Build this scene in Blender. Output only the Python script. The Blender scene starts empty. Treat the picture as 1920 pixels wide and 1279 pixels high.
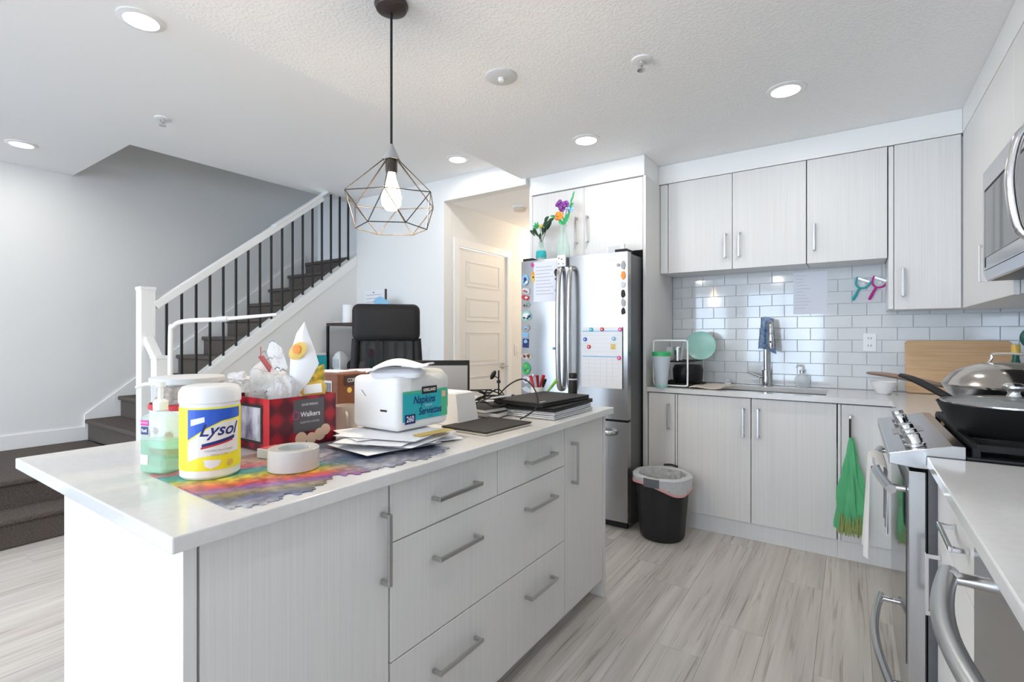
import bpy, bmesh, math, random
from mathutils import Matrix, Vector
random.seed(7)
PI = math.pi
S = bpy.context.scene
COL = S.collection

# ------------------------------------------------------------------ camera, world, light, exposure
cam_d = bpy.data.cameras.new('camera'); cam = bpy.data.objects.new('camera', cam_d); COL.objects.link(cam)
cam.location = (0, 0, 1.25); cam.rotation_euler = (PI/2, 0, math.radians(34.2))
cam_d.sensor_width = 36; cam_d.lens = 936/1920*36; cam_d.shift_y = -7.5/1920
cam_d.clip_start = 0.02; S.camera = cam
w = bpy.data.worlds.new('world'); S.world = w; w.use_nodes = True
bg = w.node_tree.nodes['Background']
bg.inputs[0].default_value = (0.62, 0.79, 1.0, 1); bg.inputs[1].default_value = 8.8
S.view_settings.view_transform = 'Standard'; S.view_settings.look = 'None'
S.view_settings.gamma = 1.0; S.view_settings.exposure = 0.52
S.view_settings.use_curve_mapping = False
try:
    S.cycles.use_denoising = True
    S.cycles.max_bounces = 11; S.cycles.diffuse_bounces = 8; S.cycles.glossy_bounces = 5
    S.cycles.transmission_bounces = 8; S.cycles.transparent_max_bounces = 12
    S.cycles.caustics_reflective = False; S.cycles.caustics_refractive = False
    S.cycles.sample_clamp_indirect = 6.0
except Exception: pass

XL, XR, YB, YK = -5.52, 0.83, -6.0, 3.93      # left wall, right wall, window wall, sink wall
ZK, ZH = 2.49, 2.63                           # kitchen ceiling, living ceiling
WIN = [(-5.35, -2.65, 0.20, 2.42), (-2.25, -0.50, 0.05, 2.42)]
for (a, b, c, d) in WIN:                      # daylight through the two windows in the wall behind the camera
    l = bpy.data.lights.new('window_portal', 'AREA'); l.shape = 'RECTANGLE'; l.size = b-a; l.size_y = d-c
    l.cycles.is_portal = True
    o = bpy.data.objects.new('window_portal', l); COL.objects.link(o)
    o.location = ((a+b)/2, YB-0.02, (c+d)/2); o.rotation_euler = (PI/2, 0, 0)

# ------------------------------------------------------------------ mesh builder and object helpers
class MB:
    def __init__(s): s.v = []; s.f = []; s.m = []; s.i = 0
    def face(s, idx): s.f.append(tuple(idx)); s.m.append(s.i)
    def quad(s, a, b, c, d):
        n = len(s.v); s.v += [Vector(a), Vector(b), Vector(c), Vector(d)]; s.face((n, n+1, n+2, n+3)); return s
    def box(s, x0, x1, y0, y1, z0, z1):
        n = len(s.v)
        s.v += [Vector(p) for p in ((x0,y0,z0),(x1,y0,z0),(x1,y1,z0),(x0,y1,z0),(x0,y0,z1),(x1,y0,z1),(x1,y1,z1),(x0,y1,z1))]
        for q in ((0,3,2,1),(4,5,6,7),(0,1,5,4),(1,2,6,5),(2,3,7,6),(3,0,4,7)): s.face([n+k for k in q])
        return s
    def prism(s, pts, axis, a, b):            # pts: 2-D polygon; extruded along axis from a to b
        n = len(s.v); k = len(pts)
        def P(p, h): return Vector({'x': (h,p[0],p[1]), 'y': (p[0],h,p[1]), 'z': (p[0],p[1],h)}[axis])
        s.v += [P(p, a) for p in pts] + [P(p, b) for p in pts]
        s.face(range(n+k-1, n-1, -1)); s.face(range(n+k, n+2*k))
        for i in range(k):
            j = (i+1) % k; s.face((n+i, n+j, n+k+j, n+k+i))
        return s
    def bar(s, p, q, w, h, up=(0,0,1)):
        p, q = Vector(p), Vector(q); t = (q-p).normalized(); u = Vector(up)
        r = t.cross(u)
        if r.length < 1e-4: r = t.cross(Vector((1,0,0)))
        r.normalize(); u = r.cross(t).normalized(); n = len(s.v)
        for c in (p, q):
            for a, b in ((-1,-1),(1,-1),(1,1),(-1,1)): s.v.append(c + r*(a*w/2) + u*(b*h/2))
        for f in ((0,3,2,1),(4,5,6,7),(0,1,5,4),(1,2,6,5),(2,3,7,6),(3,0,4,7)): s.face([n+k for k in f])
        return s
    def tube(s, pts, r, seg=8, cap=True, flat=1.0):
        pts = [Vector(p) for p in pts]; n0 = len(s.v); N = len(pts); rr = r if isinstance(r, (list, tuple)) else [r]*N
        prev = None
        for i, p in enumerate(pts):
            t = (pts[min(i+1, N-1)] - pts[max(i-1, 0)])
            t = t.normalized() if t.length > 1e-9 else Vector((0,0,1))
            if prev is None:
                u = t.cross(Vector((0,0,1)))
                if u.length < 1e-3: u = t.cross(Vector((1,0,0)))
            else:
                u = prev - t*prev.dot(t)
                if u.length < 1e-6: u = t.cross(Vector((1,0,0)))
            u.normalize(); prev = u; b = t.cross(u)
            for k in range(seg):
                a = 2*PI*k/seg; s.v.append(p + u*(math.cos(a)*rr[i]) + b*(math.sin(a)*rr[i]*flat))
        for i in range(N-1):
            for k in range(seg):
                j = (k+1) % seg
                s.face((n0+i*seg+k, n0+i*seg+j, n0+(i+1)*seg+j, n0+(i+1)*seg+k))
        if cap:
            s.face([n0+k for k in range(seg-1, -1, -1)]); s.face([n0+(N-1)*seg+k for k in range(seg)])
        return s
    def lathe(s, prof, seg=24, c=(0,0,0), M=None, sx=1, sy=1, cap=True, wob=None):
        n0 = len(s.v); c = Vector(c)
        for i, (r, z) in enumerate(prof):
            for k in range(seg):
                a = 2*PI*k/seg; q = r*(wob(a, z) if wob else 1)
                p = Vector((q*math.cos(a)*sx, q*math.sin(a)*sy, z))
                s.v.append((M @ p if M else p) + c)
        for i in range(len(prof)-1):
            for k in range(seg):
                j = (k+1) % seg
                s.face((n0+i*seg+k, n0+i*seg+j, n0+(i+1)*seg+j, n0+(i+1)*seg+k))
        if cap:
            if prof[0][0] > 1e-5: s.face([n0+k for k in range(seg-1, -1, -1)])
            if prof[-1][0] > 1e-5: s.face([n0+(len(prof)-1)*seg+k for k in range(seg)])
        return s
    def grid(s, fn, nu, nv, closed=False):
        n0 = len(s.v)
        for i in range(nu+1):
            for j in range(nv+1): s.v.append(Vector(fn(i/nu, j/nv)))
        for i in range(nu):
            for j in range(nv):
                a = n0+i*(nv+1)+j; s.face((a, a+nv+1, a+nv+2, a+1))
        return s
    def ball(s, c, r, seg=12, rings=8, sc=(1,1,1), M=None):
        prof = [(math.sin(PI*i/rings)*r, -math.cos(PI*i/rings)*r) for i in range(rings+1)]
        prof[0] = (1e-6, -r); prof[-1] = (1e-6, r)
        m = Matrix.Diagonal((sc[0], sc[1], sc[2], 1)); m = (M.to_4x4() @ m) if M else m
        return s.lathe(prof, seg, c, m, cap=False)
    def xf(s, M, start=0):
        for i in range(start, len(s.v)): s.v[i] = M @ s.v[i]
        return s

WM = {}
def mesh_of(mb, name, mats, bevel=0, seg=2, smooth=False, inv=None, merge=False, solid=0):
    me = bpy.data.meshes.new(name)
    vs = [inv @ p for p in mb.v] if inv else mb.v
    me.from_pydata([tuple(p) for p in vs], [], mb.f)
    mats = mats if isinstance(mats, (list, tuple)) else [mats]
    for m in mats: me.materials.append(m)
    me.polygons.foreach_set('material_index', mb.m)
    bm = bmesh.new(); bm.from_mesh(me)
    if merge: bmesh.ops.remove_doubles(bm, verts=bm.verts, dist=1e-5)
    if solid:
        bmesh.ops.recalc_face_normals(bm, faces=bm.faces)
        bmesh.ops.solidify(bm, geom=bm.faces[:], thickness=solid)
    if bevel:
        ed = [e for e in bm.edges if e.is_manifold and e.calc_face_angle(0) > 0.5]
        bmesh.ops.bevel(bm, geom=ed, offset=bevel, segments=seg, affect='EDGES', profile=0.5, clamp_overlap=True)
    bmesh.ops.recalc_face_normals(bm, faces=bm.faces)
    bm.to_mesh(me); bm.free()
    if smooth:
        me.polygons.foreach_set('use_smooth', [True]*len(me.polygons))
        try: me.set_sharp_from_angle(angle=math.radians(38))
        except Exception: pass
    me.update(); return me
def tag(o, label, cat, group=None):
    o['label'] = label; o['category'] = cat
    if group: o['group'] = group
    return o
def thing(name, label, cat, loc=(0,0,0), rz=0, group=None, M=None):
    o = bpy.data.objects.new(name, None); COL.objects.link(o); o.empty_display_size = 0.05
    m = M or (Matrix.Translation(loc) @ Matrix.Rotation(rz, 4, 'Z'))
    o.matrix_world = m; WM[o.name] = m.copy()
    return tag(o, label, cat, group)
def part(name, mb, mat, parent, world=False, label=None, **k):
    pm = WM[parent.name]
    me = mesh_of(mb, name, mat, inv=pm.inverted() if world else None, **k)
    o = bpy.data.objects.new(name, me); COL.objects.link(o); o.parent = parent; WM[o.name] = pm
    if label: o['label'] = label
    return o
def solo(name, label, cat, mb, mat, loc=(0,0,0), rz=0, group=None, world=True, **k):
    m = Matrix.Translation(loc) @ Matrix.Rotation(rz, 4, 'Z')
    me = mesh_of(mb, name, mat, inv=m.inverted() if world else None, **k)
    o = bpy.data.objects.new(name, me); COL.objects.link(o); o.matrix_world = m; WM[o.name] = m.copy()
    return tag(o, label, cat, group)
def struct(name, mb, mat, parent=None, label=None, **k):
    me = mesh_of(mb, name, mat, **k); o = bpy.data.objects.new(name, me); COL.objects.link(o); WM[o.name] = Matrix.Identity(4)
    if parent: o.parent = parent
    else: o['kind'] = 'structure'
    if label: o['label'] = label
    return o
def copy_tree(o, parent=None):
    c = o.copy(); COL.objects.link(c)
    if parent: c.parent = parent
    for ch in [x for x in COL.objects if x.parent == o]: copy_tree(ch, c)
    return c
def text(string, size, mat, parent, fn, name='lettering', shear=0, align='CENTER', bold=0.0, sx=1.0):
    cu = bpy.data.curves.new('t', 'FONT'); cu.body = string; cu.size = size; cu.align_x = align; cu.align_y = 'CENTER'
    cu.shear = shear; cu.offset = bold; cu.resolution_u = 3
    ob = bpy.data.objects.new('t', cu); COL.objects.link(ob)
    dg = bpy.context.evaluated_depsgraph_get(); me = bpy.data.meshes.new_from_object(ob.evaluated_get(dg))
    bpy.data.objects.remove(ob)
    pm = WM[parent.name].inverted()
    for v in me.vertices: v.co = pm @ Vector(fn(v.co.x*sx, v.co.y))
    me.materials.clear(); me.materials.append(mat); me.name = name
    o = bpy.data.objects.new(name, me); COL.objects.link(o); o.parent = parent; WM[o.name] = WM[parent.name]
    return o
def plane_fn(o, ux, uy):
    o, ux, uy = Vector(o), Vector(ux).normalized(), Vector(uy).normalized()
    return lambda x, y: o + ux*x + uy*y
def cat(pts, n=8, closed=False):              # smooth curve through points
    P = [Vector(p) for p in pts]; out = []
    N = len(P)
    for i in range(N-1):
        p0, p1, p2, p3 = P[max(i-1,0)], P[i], P[i+1], P[min(i+2,N-1)]
        for k in range(n):
            t = k/n
            out.append(0.5*((2*p1)+(p2-p0)*t+(2*p0-5*p1+4*p2-p3)*t*t+(3*p1-p0-3*p2+p3)*t**3))
    out.append(P[-1]); return out

# ------------------------------------------------------------------ materials
def mat(name, col, rough=0.5, metal=0.0, bump=None, var=None, trans=0.0, emit=None, spec=None, coat=0.0, ior=None, alpha=1.0, sheen=0):
    m = bpy.data.materials.new(name); m.use_nodes = True; nt = m.node_tree; b = nt.nodes['Principled BSDF']
    b.inputs['Base Color'].default_value = (*col, 1); b.inputs['Roughness'].default_value = rough; b.inputs['Metallic'].default_value = metal
    if trans: b.inputs['Transmission Weight'].default_value = trans
    if ior: b.inputs['IOR'].default_value = ior
    if coat: b.inputs['Coat Weight'].default_value = coat; b.inputs['Coat Roughness'].default_value = 0.08
    if spec is not None: b.inputs['Specular IOR Level'].default_value = spec
    if alpha < 1: b.inputs['Alpha'].default_value = alpha
    if sheen: b.inputs['Sheen Weight'].default_value = sheen
    if emit: b.inputs['Emission Color'].default_value = (*emit[0], 1); b.inputs['Emission Strength'].default_value = emit[1]
    tc = nt.nodes.new('ShaderNodeTexCoord')
    def noise(scale, vec, detail=3):
        mp = nt.nodes.new('ShaderNodeMapping'); mp.inputs['Scale'].default_value = vec; nt.links.new(tc.outputs['Object'], mp.inputs[0])
        n = nt.nodes.new('ShaderNodeTexNoise'); n.inputs['Scale'].default_value = scale; n.inputs['Detail'].default_value = detail
        nt.links.new(mp.outputs[0], n.inputs['Vector']); return n
    if var:                                    # (second colour, scale, stretch)
        n = noise(var[1], var[2]); r = nt.nodes.new('ShaderNodeValToRGB')
        r.color_ramp.elements[0].position = 0.35; r.color_ramp.elements[1].position = 0.68
        r.color_ramp.elements[0].color = (*col, 1); r.color_ramp.elements[1].color = (*var[0], 1)
        nt.links.new(n.outputs['Fac'], r.inputs[0]); nt.links.new(r.outputs[0], b.inputs['Base Color'])
    if bump:                                   # (scale, strength, stretch, distance)
        n = noise(bump[0], bump[2] if len(bump) > 2 else (1,1,1)); bp = nt.nodes.new('ShaderNodeBump')
        bp.inputs['Strength'].default_value = bump[1]; bp.inputs['Distance'].default_value = bump[3] if len(bump) > 3 else 0.002
        nt.links.new(n.outputs['Fac'], bp.inputs['Height']); nt.links.new(bp.outputs[0], b.inputs['Normal'])
    return m
M = {}
M['wall'] = mat('wall_paint', (0.80, 0.80, 0.79), 0.6, bump=(260, 0.08))
M['ceil'] = mat('ceiling_smooth', (0.91, 0.91, 0.91), 0.75, bump=(200, 0.08))
M['white'] = mat('white_trim', (0.86, 0.86, 0.85), 0.35)
M['door'] = mat('door_paint', (0.80, 0.79, 0.77), 0.4)
M['quartz'] = mat('white_quartz', (0.70, 0.695, 0.69), 0.13, var=((0.67, 0.665, 0.66), 60, (1,1,1)))
M['cab'] = mat('cabinet_laminate', (0.75, 0.74, 0.73), 0.45, spec=0.3, var=((0.70, 0.69, 0.68), 1.0, (170, 170, 1.6)), bump=(1.0, 0.06, (260, 260, 2), 0.0006))
M['cabw'] = mat('cabinet_white_side', (0.76, 0.755, 0.745), 0.4, var=((0.73, 0.725, 0.715), 1.0, (120, 120, 1.5)))
M['dark'] = mat('dark_gap', (0.03, 0.028, 0.026), 0.6)
M['chrome'] = mat('chrome', (0.75, 0.75, 0.76), 0.12, 1.0)
M['nickel'] = mat('brushed_nickel', (0.52, 0.52, 0.52), 0.3, 1.0)
M['steel'] = mat('stainless', (0.42, 0.42, 0.43), 0.26, 1.0, bump=(1.0, 0.06, (400, 400, 3), 0.001))
M['steelh'] = mat('stainless_side', (0.56, 0.56, 0.57), 0.22, 1.0, bump=(1.0, 0.05, (300, 3, 300), 0.001))
M['gsteel'] = mat('grey_side', (0.10, 0.10, 0.105), 0.4)
M['black'] = mat('black_plastic', (0.012, 0.012, 0.013), 0.5, spec=0.3)
M['blackgl'] = mat('black_gloss', (0.012, 0.012, 0.014), 0.08)
M['ovenglass'] = mat('oven_glass', (0.10, 0.10, 0.105), 0.05, 0.6)
M['iron'] = mat('cast_iron', (0.012, 0.012, 0.012), 0.5, spec=0.25, bump=(300, 0.2))
M['wire'] = mat('cage_wire', (0.045, 0.036, 0.030), 0.45, 0.2)
M['bronze'] = mat('dark_bronze', (0.06, 0.045, 0.04), 0.4, 0.4)
M['tile'] = mat('glazed_tile', (0.66, 0.68, 0.70), 0.06, coat=0.3)
M['grout'] = mat('grout', (0.72, 0.72, 0.72), 0.8)
M['carpet'] = mat('carpet', (0.10, 0.074, 0.058), 0.95, bump=(900, 1.0, (1,1,1), 0.01), var=((0.23, 0.176, 0.140), 160, (1,1,1)), sheen=0.08)
M['baluster'] = mat('black_iron', (0.012, 0.012, 0.013), 0.4)
M['paper'] = mat('paper', (0.82, 0.83, 0.86), 0.7)
M['paper2'] = mat('paper_warm', (0.80, 0.78, 0.75), 0.7)
M['plastw'] = mat('white_plastic', (0.82, 0.82, 0.82), 0.3)
M['glassy'] = mat('clear_glass', (0.95, 0.98, 0.97), 0.03, trans=1.0, ior=1.45)
M['gglass'] = mat('greenish_glass', (0.80, 0.95, 0.88), 0.03, trans=1.0, ior=1.45)
M['clearp'] = mat('clear_plastic', (0.93, 0.94, 0.94), 0.12, trans=0.85, ior=1.2)
M['bulb'] = mat('bulb_glow', (1, 0.9, 0.7), 0.3, emit=((1.0, 0.80, 0.50), 14.0))
M['led'] = mat('led_diffuser', (1, 1, 1), 0.4, emit=((1.0, 0.93, 0.82), 9.0))
def m_(n, c, r=0.5, **k): M[n] = mat(n, c, r, **k)
m_('red', (0.55, 0.02, 0.03), 0.35); m_('redd', (0.28, 0.01, 0.02), 0.4); m_('yellow', (0.90, 0.80, 0.03), 0.35); m_('blue', (0.02, 0.10, 0.55), 0.4)
m_('navy', (0.01, 0.02, 0.16), 0.4); m_('pink', (0.75, 0.06, 0.30), 0.4); m_('magenta', (0.60, 0.02, 0.30), 0.4); m_('teal', (0.02, 0.42, 0.46), 0.4)
m_('green', (0.04, 0.42, 0.14), 0.4); m_('lime', (0.22, 0.55, 0.05), 0.4); m_('dgreen', (0.01, 0.10, 0.08), 0.35); m_('orange', (0.85, 0.28, 0.03), 0.45)
m_('purple', (0.22, 0.05, 0.30), 0.5); m_('lblue', (0.25, 0.5, 0.75), 0.4); m_('gold', (0.70, 0.48, 0.10), 0.4); m_('brown', (0.16, 0.055, 0.025), 0.6)
m_('grey', (0.35, 0.35, 0.36), 0.4); m_('lgrey', (0.62, 0.63, 0.65), 0.5); m_('mint', (0.30, 0.56, 0.50), 0.3); m_('skin', (0.75, 0.52, 0.36), 0.6)
m_('leaf', (0.02, 0.07, 0.03), 0.5); m_('text', (0.30, 0.32, 0.36), 0.7); m_('charcoal', (0.032, 0.028, 0.026), 0.6, spec=0.25); m_('silver', (0.62, 0.63, 0.66), 0.3, metal=0.7)
m_('beige', (0.62, 0.55, 0.47), 0.6); m_('lilac', (0.74, 0.75, 0.82), 0.4); m_('dbrown', (0.05, 0.03, 0.025), 0.5)
M['board'] = mat('bamboo_board', (0.66, 0.43, 0.24), 0.5, var=((0.56, 0.35, 0.18), 1.0, (4, 80, 80)))
M['gel'] = mat('green_gel', (0.42, 0.86, 0.62), 0.05, trans=0.75, ior=1.33)
M['bagp'] = mat('plastic_bag', (0.90, 0.89, 0.89), 0.2, trans=0.55, ior=1.1, bump=(30, 0.8, (1,1,1), 0.01))
M['towel'] = mat('towel', (0.80, 0.79, 0.77), 0.9, bump=(400, 0.5)); M['cloth'] = mat('blue_cloth', (0.26, 0.36, 0.46), 0.9, var=((0.08, 0.13, 0.30), 60, (1,1,1)), bump=(300, 0.5))
M['fabric'] = mat('black_leather', (0.012, 0.0115, 0.0125), 0.6, spec=0.3, bump=(300, 0.15))
M['net'] = mat('green_net', (0.10, 0.44, 0.20), 0.8, bump=(350, 0.6)); M['netd'] = mat('olive_net', (0.30, 0.36, 0.12), 0.9)
M['bin'] = mat('bin_plastic', (0.020, 0.019, 0.020), 0.45, spec=0.35); M['liner'] = mat('bin_liner', (0.72, 0.73, 0.74), 0.35, trans=0.3, ior=1.1); M['linerp'] = mat('pink_tie', (0.80, 0.38, 0.38), 0.5)
M['nuts'] = mat('nuts', (0.45, 0.25, 0.14), 0.7, var=((0.72, 0.52, 0.38), 150, (1,1,1)), bump=(150, 1.0, (1,1,1), 0.01))
M['wood'] = mat('pan_handle_wood', (0.24, 0.16, 0.12), 0.5)

def knockdown():
    m = bpy.data.materials.new('ceiling_knockdown'); m.use_nodes = True; nt = m.node_tree; b = nt.nodes['Principled BSDF']
    b.inputs['Base Color'].default_value = (0.91, 0.91, 0.91, 1); b.inputs['Roughness'].default_value = 0.8
    tc = nt.nodes.new('ShaderNodeTexCoord'); n = nt.nodes.new('ShaderNodeTexNoise'); n.inputs['Scale'].default_value = 75; n.inputs['Detail'].default_value = 4
    r = nt.nodes.new('ShaderNodeValToRGB'); r.color_ramp.elements[0].position = 0.45; r.color_ramp.elements[1].position = 0.62
    bp = nt.nodes.new('ShaderNodeBump'); bp.inputs['Strength'].default_value = 0.4; bp.inputs['Distance'].default_value = 0.004
    L = nt.links.new; L(tc.outputs['Object'], n.inputs['Vector']); L(n.outputs['Fac'], r.inputs[0]); L(r.outputs[0], bp.inputs['Height']); L(bp.outputs[0], b.inputs['Normal'])
    return m
M['knock'] = knockdown()
def floor_mat():
    m = bpy.data.materials.new('vinyl_plank'); m.use_nodes = True; nt = m.node_tree; b = nt.nodes['Principled BSDF']; L = nt.links.new
    b.inputs['Roughness'].default_value = 0.42
    tc = nt.nodes.new('ShaderNodeTexCoord'); oi = nt.nodes.new('ShaderNodeObjectInfo')
    mul = nt.nodes.new('ShaderNodeMath'); mul.operation = 'MULTIPLY'; mul.inputs[1].default_value = 37.0; L(oi.outputs['Random'], mul.inputs[0])
    def layer(sc, scale, det, p0, p1, c0, c1, dist=0):
        mp = nt.nodes.new('ShaderNodeMapping'); mp.inputs['Scale'].default_value = sc; L(tc.outputs['Object'], mp.inputs[0])
        n = nt.nodes.new('ShaderNodeTexNoise'); n.noise_dimensions = '4D'; n.inputs['Scale'].default_value = scale; n.inputs['Detail'].default_value = det
        n.inputs['Distortion'].default_value = dist
        L(mp.outputs[0], n.inputs['Vector']); L(mul.outputs[0], n.inputs['W'])
        r = nt.nodes.new('ShaderNodeValToRGB'); e = r.color_ramp.elements; e[0].position = p0; e[1].position = p1; e[0].color = (*c0, 1); e[1].color = (*c1, 1)
        L(n.outputs['Fac'], r.inputs[0]); return r
    base = layer((22, 1.0, 1), 1.0, 6, 0.30, 0.72, (0.46, 0.42, 0.385), (0.68, 0.64, 0.60), 0.5)
    streak = layer((60, 1.9, 1), 1.0, 5, 0.30, 0.44, (0.42, 0.39, 0.36), (1, 1, 1), 1.0)
    mx = nt.nodes.new('ShaderNodeMix'); mx.data_type = 'RGBA'; mx.blend_type = 'MULTIPLY'; mx.inputs[0].default_value = 0.75
    L(base.outputs[0], mx.inputs[6]); L(streak.outputs[0], mx.inputs[7])
    hs = nt.nodes.new('ShaderNodeHueSaturation'); mr = nt.nodes.new('ShaderNodeMapRange'); mr.inputs[3].default_value = 0.96; mr.inputs[4].default_value = 1.04
    L(oi.outputs['Random'], mr.inputs[0]); L(mr.outputs[0], hs.inputs['Value']); L(mx.outputs[2], hs.inputs['Color']); L(hs.outputs[0], b.inputs['Base Color'])
    return m
M['floor'] = floor_mat()
def rainbow_mat():
    m = bpy.data.materials.new('puzzle_print'); m.use_nodes = True; nt = m.node_tree; b = nt.nodes['Principled BSDF']; L = nt.links.new
    b.inputs['Roughness'].default_value = 0.3
    tc = nt.nodes.new('ShaderNodeTexCoord'); mp = nt.nodes.new('ShaderNodeMapping'); mp.inputs['Rotation'].default_value = (0, 0, math.radians(28)); mp.inputs['Scale'].default_value = (2.4, 2.4, 1)
    L(tc.outputs['Object'], mp.inputs[0]); n = nt.nodes.new('ShaderNodeTexNoise'); n.inputs['Scale'].default_value = 9; n.inputs['Detail'].default_value = 5; L(tc.outputs['Object'], n.inputs['Vector'])
    sp = nt.nodes.new('ShaderNodeSeparateXYZ'); L(mp.outputs[0], sp.inputs[0])
    ad = nt.nodes.new('ShaderNodeMath'); ad.operation = 'MULTIPLY_ADD'; ad.inputs[1].default_value = 0.16; L(n.outputs['Fac'], ad.inputs[0]); L(sp.outputs['X'], ad.inputs[2])
    r = nt.nodes.new('ShaderNodeValToRGB'); e = r.color_ramp.elements; r.color_ramp.interpolation = 'LINEAR'
    stops = [(0.0, (0.45, 0.33, 0.26)), (0.12, (0.55, 0.10, 0.13)), (0.20, (0.06, 0.30, 0.36)), (0.30, (0.10, 0.42, 0.30)), (0.38, (0.62, 0.62, 0.05)), (0.45, (0.80, 0.36, 0.03)), (0.53, (0.65, 0.06, 0.05)), (0.62, (0.25, 0.10, 0.36)), (0.72, (0.30, 0.26, 0.12)), (0.84, (0.10, 0.13, 0.25)), (0.95, (0.40, 0.42, 0.46))]
    e[0].position, e[0].color = stops[0][0], (*stops[0][1], 1); e[1].position, e[1].color = stops[-1][0], (*stops[-1][1], 1)
    for p, c in stops[1:-1]:
        q = e.new(p); q.color = (*c, 1)
    L(ad.outputs[0], r.inputs[0])
    n2 = nt.nodes.new('ShaderNodeTexNoise'); n2.inputs['Scale'].default_value = 45; n2.inputs['Detail'].default_value = 4; L(tc.outputs['Object'], n2.inputs['Vector'])
    r2 = nt.nodes.new('ShaderNodeValToRGB'); r2.color_ramp.elements[0].position = 0.35; r2.color_ramp.elements[1].position = 0.65; r2.color_ramp.elements[0].color = (0.45, 0.42, 0.42, 1); r2.color_ramp.elements[1].color = (1.25, 1.2, 1.2, 1)
    L(n2.outputs['Fac'], r2.inputs[0]); mx = nt.nodes.new('ShaderNodeMix'); mx.data_type = 'RGBA'; mx.blend_type = 'MULTIPLY'; mx.inputs[0].default_value = 0.8
    sy = nt.nodes.new('ShaderNodeSeparateXYZ'); L(tc.outputs['Object'], sy.inputs[0]); ay = nt.nodes.new('ShaderNodeMath'); ay.operation = 'MULTIPLY_ADD'; ay.inputs[1].default_value = 0.25; L(n.outputs['Fac'], ay.inputs[0]); L(sy.outputs['Y'], ay.inputs[2])
    ry = nt.nodes.new('ShaderNodeValToRGB'); ry.color_ramp.elements[0].position = 0.36; ry.color_ramp.elements[1].position = 0.46; L(ay.outputs[0], ry.inputs[0])
    rb = nt.nodes.new('ShaderNodeValToRGB'); rb.color_ramp.elements[0].position = 0.35; rb.color_ramp.elements[1].position = 0.7; rb.color_ramp.elements[0].color = (0.06, 0.09, 0.17, 1); rb.color_ramp.elements[1].color = (0.42, 0.44, 0.50, 1); L(n.outputs['Fac'], rb.inputs[0])
    m2 = nt.nodes.new('ShaderNodeMix'); m2.data_type = 'RGBA'; L(ry.outputs[0], m2.inputs[0]); L(r.outputs[0], m2.inputs[6]); L(rb.outputs[0], m2.inputs[7])
    L(m2.outputs[2], mx.inputs[6]); L(r2.outputs[0], mx.inputs[7]); L(mx.outputs[2], b.inputs['Base Color'])
    return m
M['puzzle'] = rainbow_mat()
def tartan_mat():
    m = bpy.data.materials.new('tartan_card'); m.use_nodes = True; nt = m.node_tree; b = nt.nodes['Principled BSDF']; L = nt.links.new
    b.inputs['Roughness'].default_value = 0.3
    tc = nt.nodes.new('ShaderNodeTexCoord'); cols = []
    for i, ax in enumerate('XYZ'):
        wv = nt.nodes.new('ShaderNodeTexWave'); wv.bands_direction = ax; wv.inputs['Scale'].default_value = 5.2; wv.inputs['Detail'].default_value = 0; L(tc.outputs['Object'], wv.inputs['Vector'])
        cols.append(wv)
    a = nt.nodes.new('ShaderNodeMath'); a.operation = 'ADD'; L(cols[0].outputs['Fac'], a.inputs[0]); L(cols[1].outputs['Fac'], a.inputs[1])
    a2 = nt.nodes.new('ShaderNodeMath'); a2.operation = 'ADD'; L(a.outputs[0], a2.inputs[0]); L(cols[2].outputs['Fac'], a2.inputs[1])
    d = nt.nodes.new('ShaderNodeMath'); d.operation = 'DIVIDE'; d.inputs[1].default_value = 3; L(a2.outputs[0], d.inputs[0])
    r = nt.nodes.new('ShaderNodeValToRGB'); e = r.color_ramp.elements; e[0].position = 0.3; e[1].position = 0.62; e[0].color = (0.10, 0.012, 0.022, 1); e[1].color = (0.42, 0.012, 0.025, 1)
    L(d.outputs[0], r.inputs[0]); L(r.outputs[0], b.inputs['Base Color']); return m
M['tartan'] = tartan_mat()
def pane_mat():
    m = bpy.data.materials.new('window_pane'); m.use_nodes = True; nt = m.node_tree; nt.nodes.clear(); L = nt.links.new
    o = nt.nodes.new('ShaderNodeOutputMaterial'); t = nt.nodes.new('ShaderNodeBsdfTransparent'); g = nt.nodes.new('ShaderNodeBsdfGlossy'); g.inputs['Roughness'].default_value = 0.02
    x = nt.nodes.new('ShaderNodeMixShader'); x.inputs[0].default_value = 0.06; L(t.outputs[0], x.inputs[1]); L(g.outputs[0], x.inputs[2]); L(x.outputs[0], o.inputs[0]); return m
M['pane'] = pane_mat()
def thin_mat(name, col, opaque, rough=0.15, bump=0.0):
    m = bpy.data.materials.new(name); m.use_nodes = True; nt = m.node_tree; L = nt.links.new; b = nt.nodes['Principled BSDF']; o = nt.nodes['Material Output']
    b.inputs['Base Color'].default_value = (*col, 1); b.inputs['Roughness'].default_value = rough
    t = nt.nodes.new('ShaderNodeBsdfTransparent'); t.inputs[0].default_value = (*[0.5+0.5*c for c in col], 1); x = nt.nodes.new('ShaderNodeMixShader'); x.inputs[0].default_value = opaque
    L(t.outputs[0], x.inputs[1]); L(b.outputs[0], x.inputs[2]); L(x.outputs[0], o.inputs[0])
    if bump:
        n = nt.nodes.new('ShaderNodeTexNoise'); n.inputs['Scale'].default_value = 28; n.inputs['Detail'].default_value = 4; bp = nt.nodes.new('ShaderNodeBump'); bp.inputs['Strength'].default_value = bump; bp.inputs['Distance'].default_value = 0.02
        tc = nt.nodes.new('ShaderNodeTexCoord'); L(tc.outputs['Object'], n.inputs['Vector']); L(n.outputs['Fac'], bp.inputs['Height']); L(bp.outputs[0], b.inputs['Normal'])
    return m
M['clearp'] = thin_mat('clear_plastic_thin', (0.80, 0.88, 0.86), 0.32)
M['jarp'] = thin_mat('clear_jar', (0.90, 0.90, 0.90), 0.14)
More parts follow.
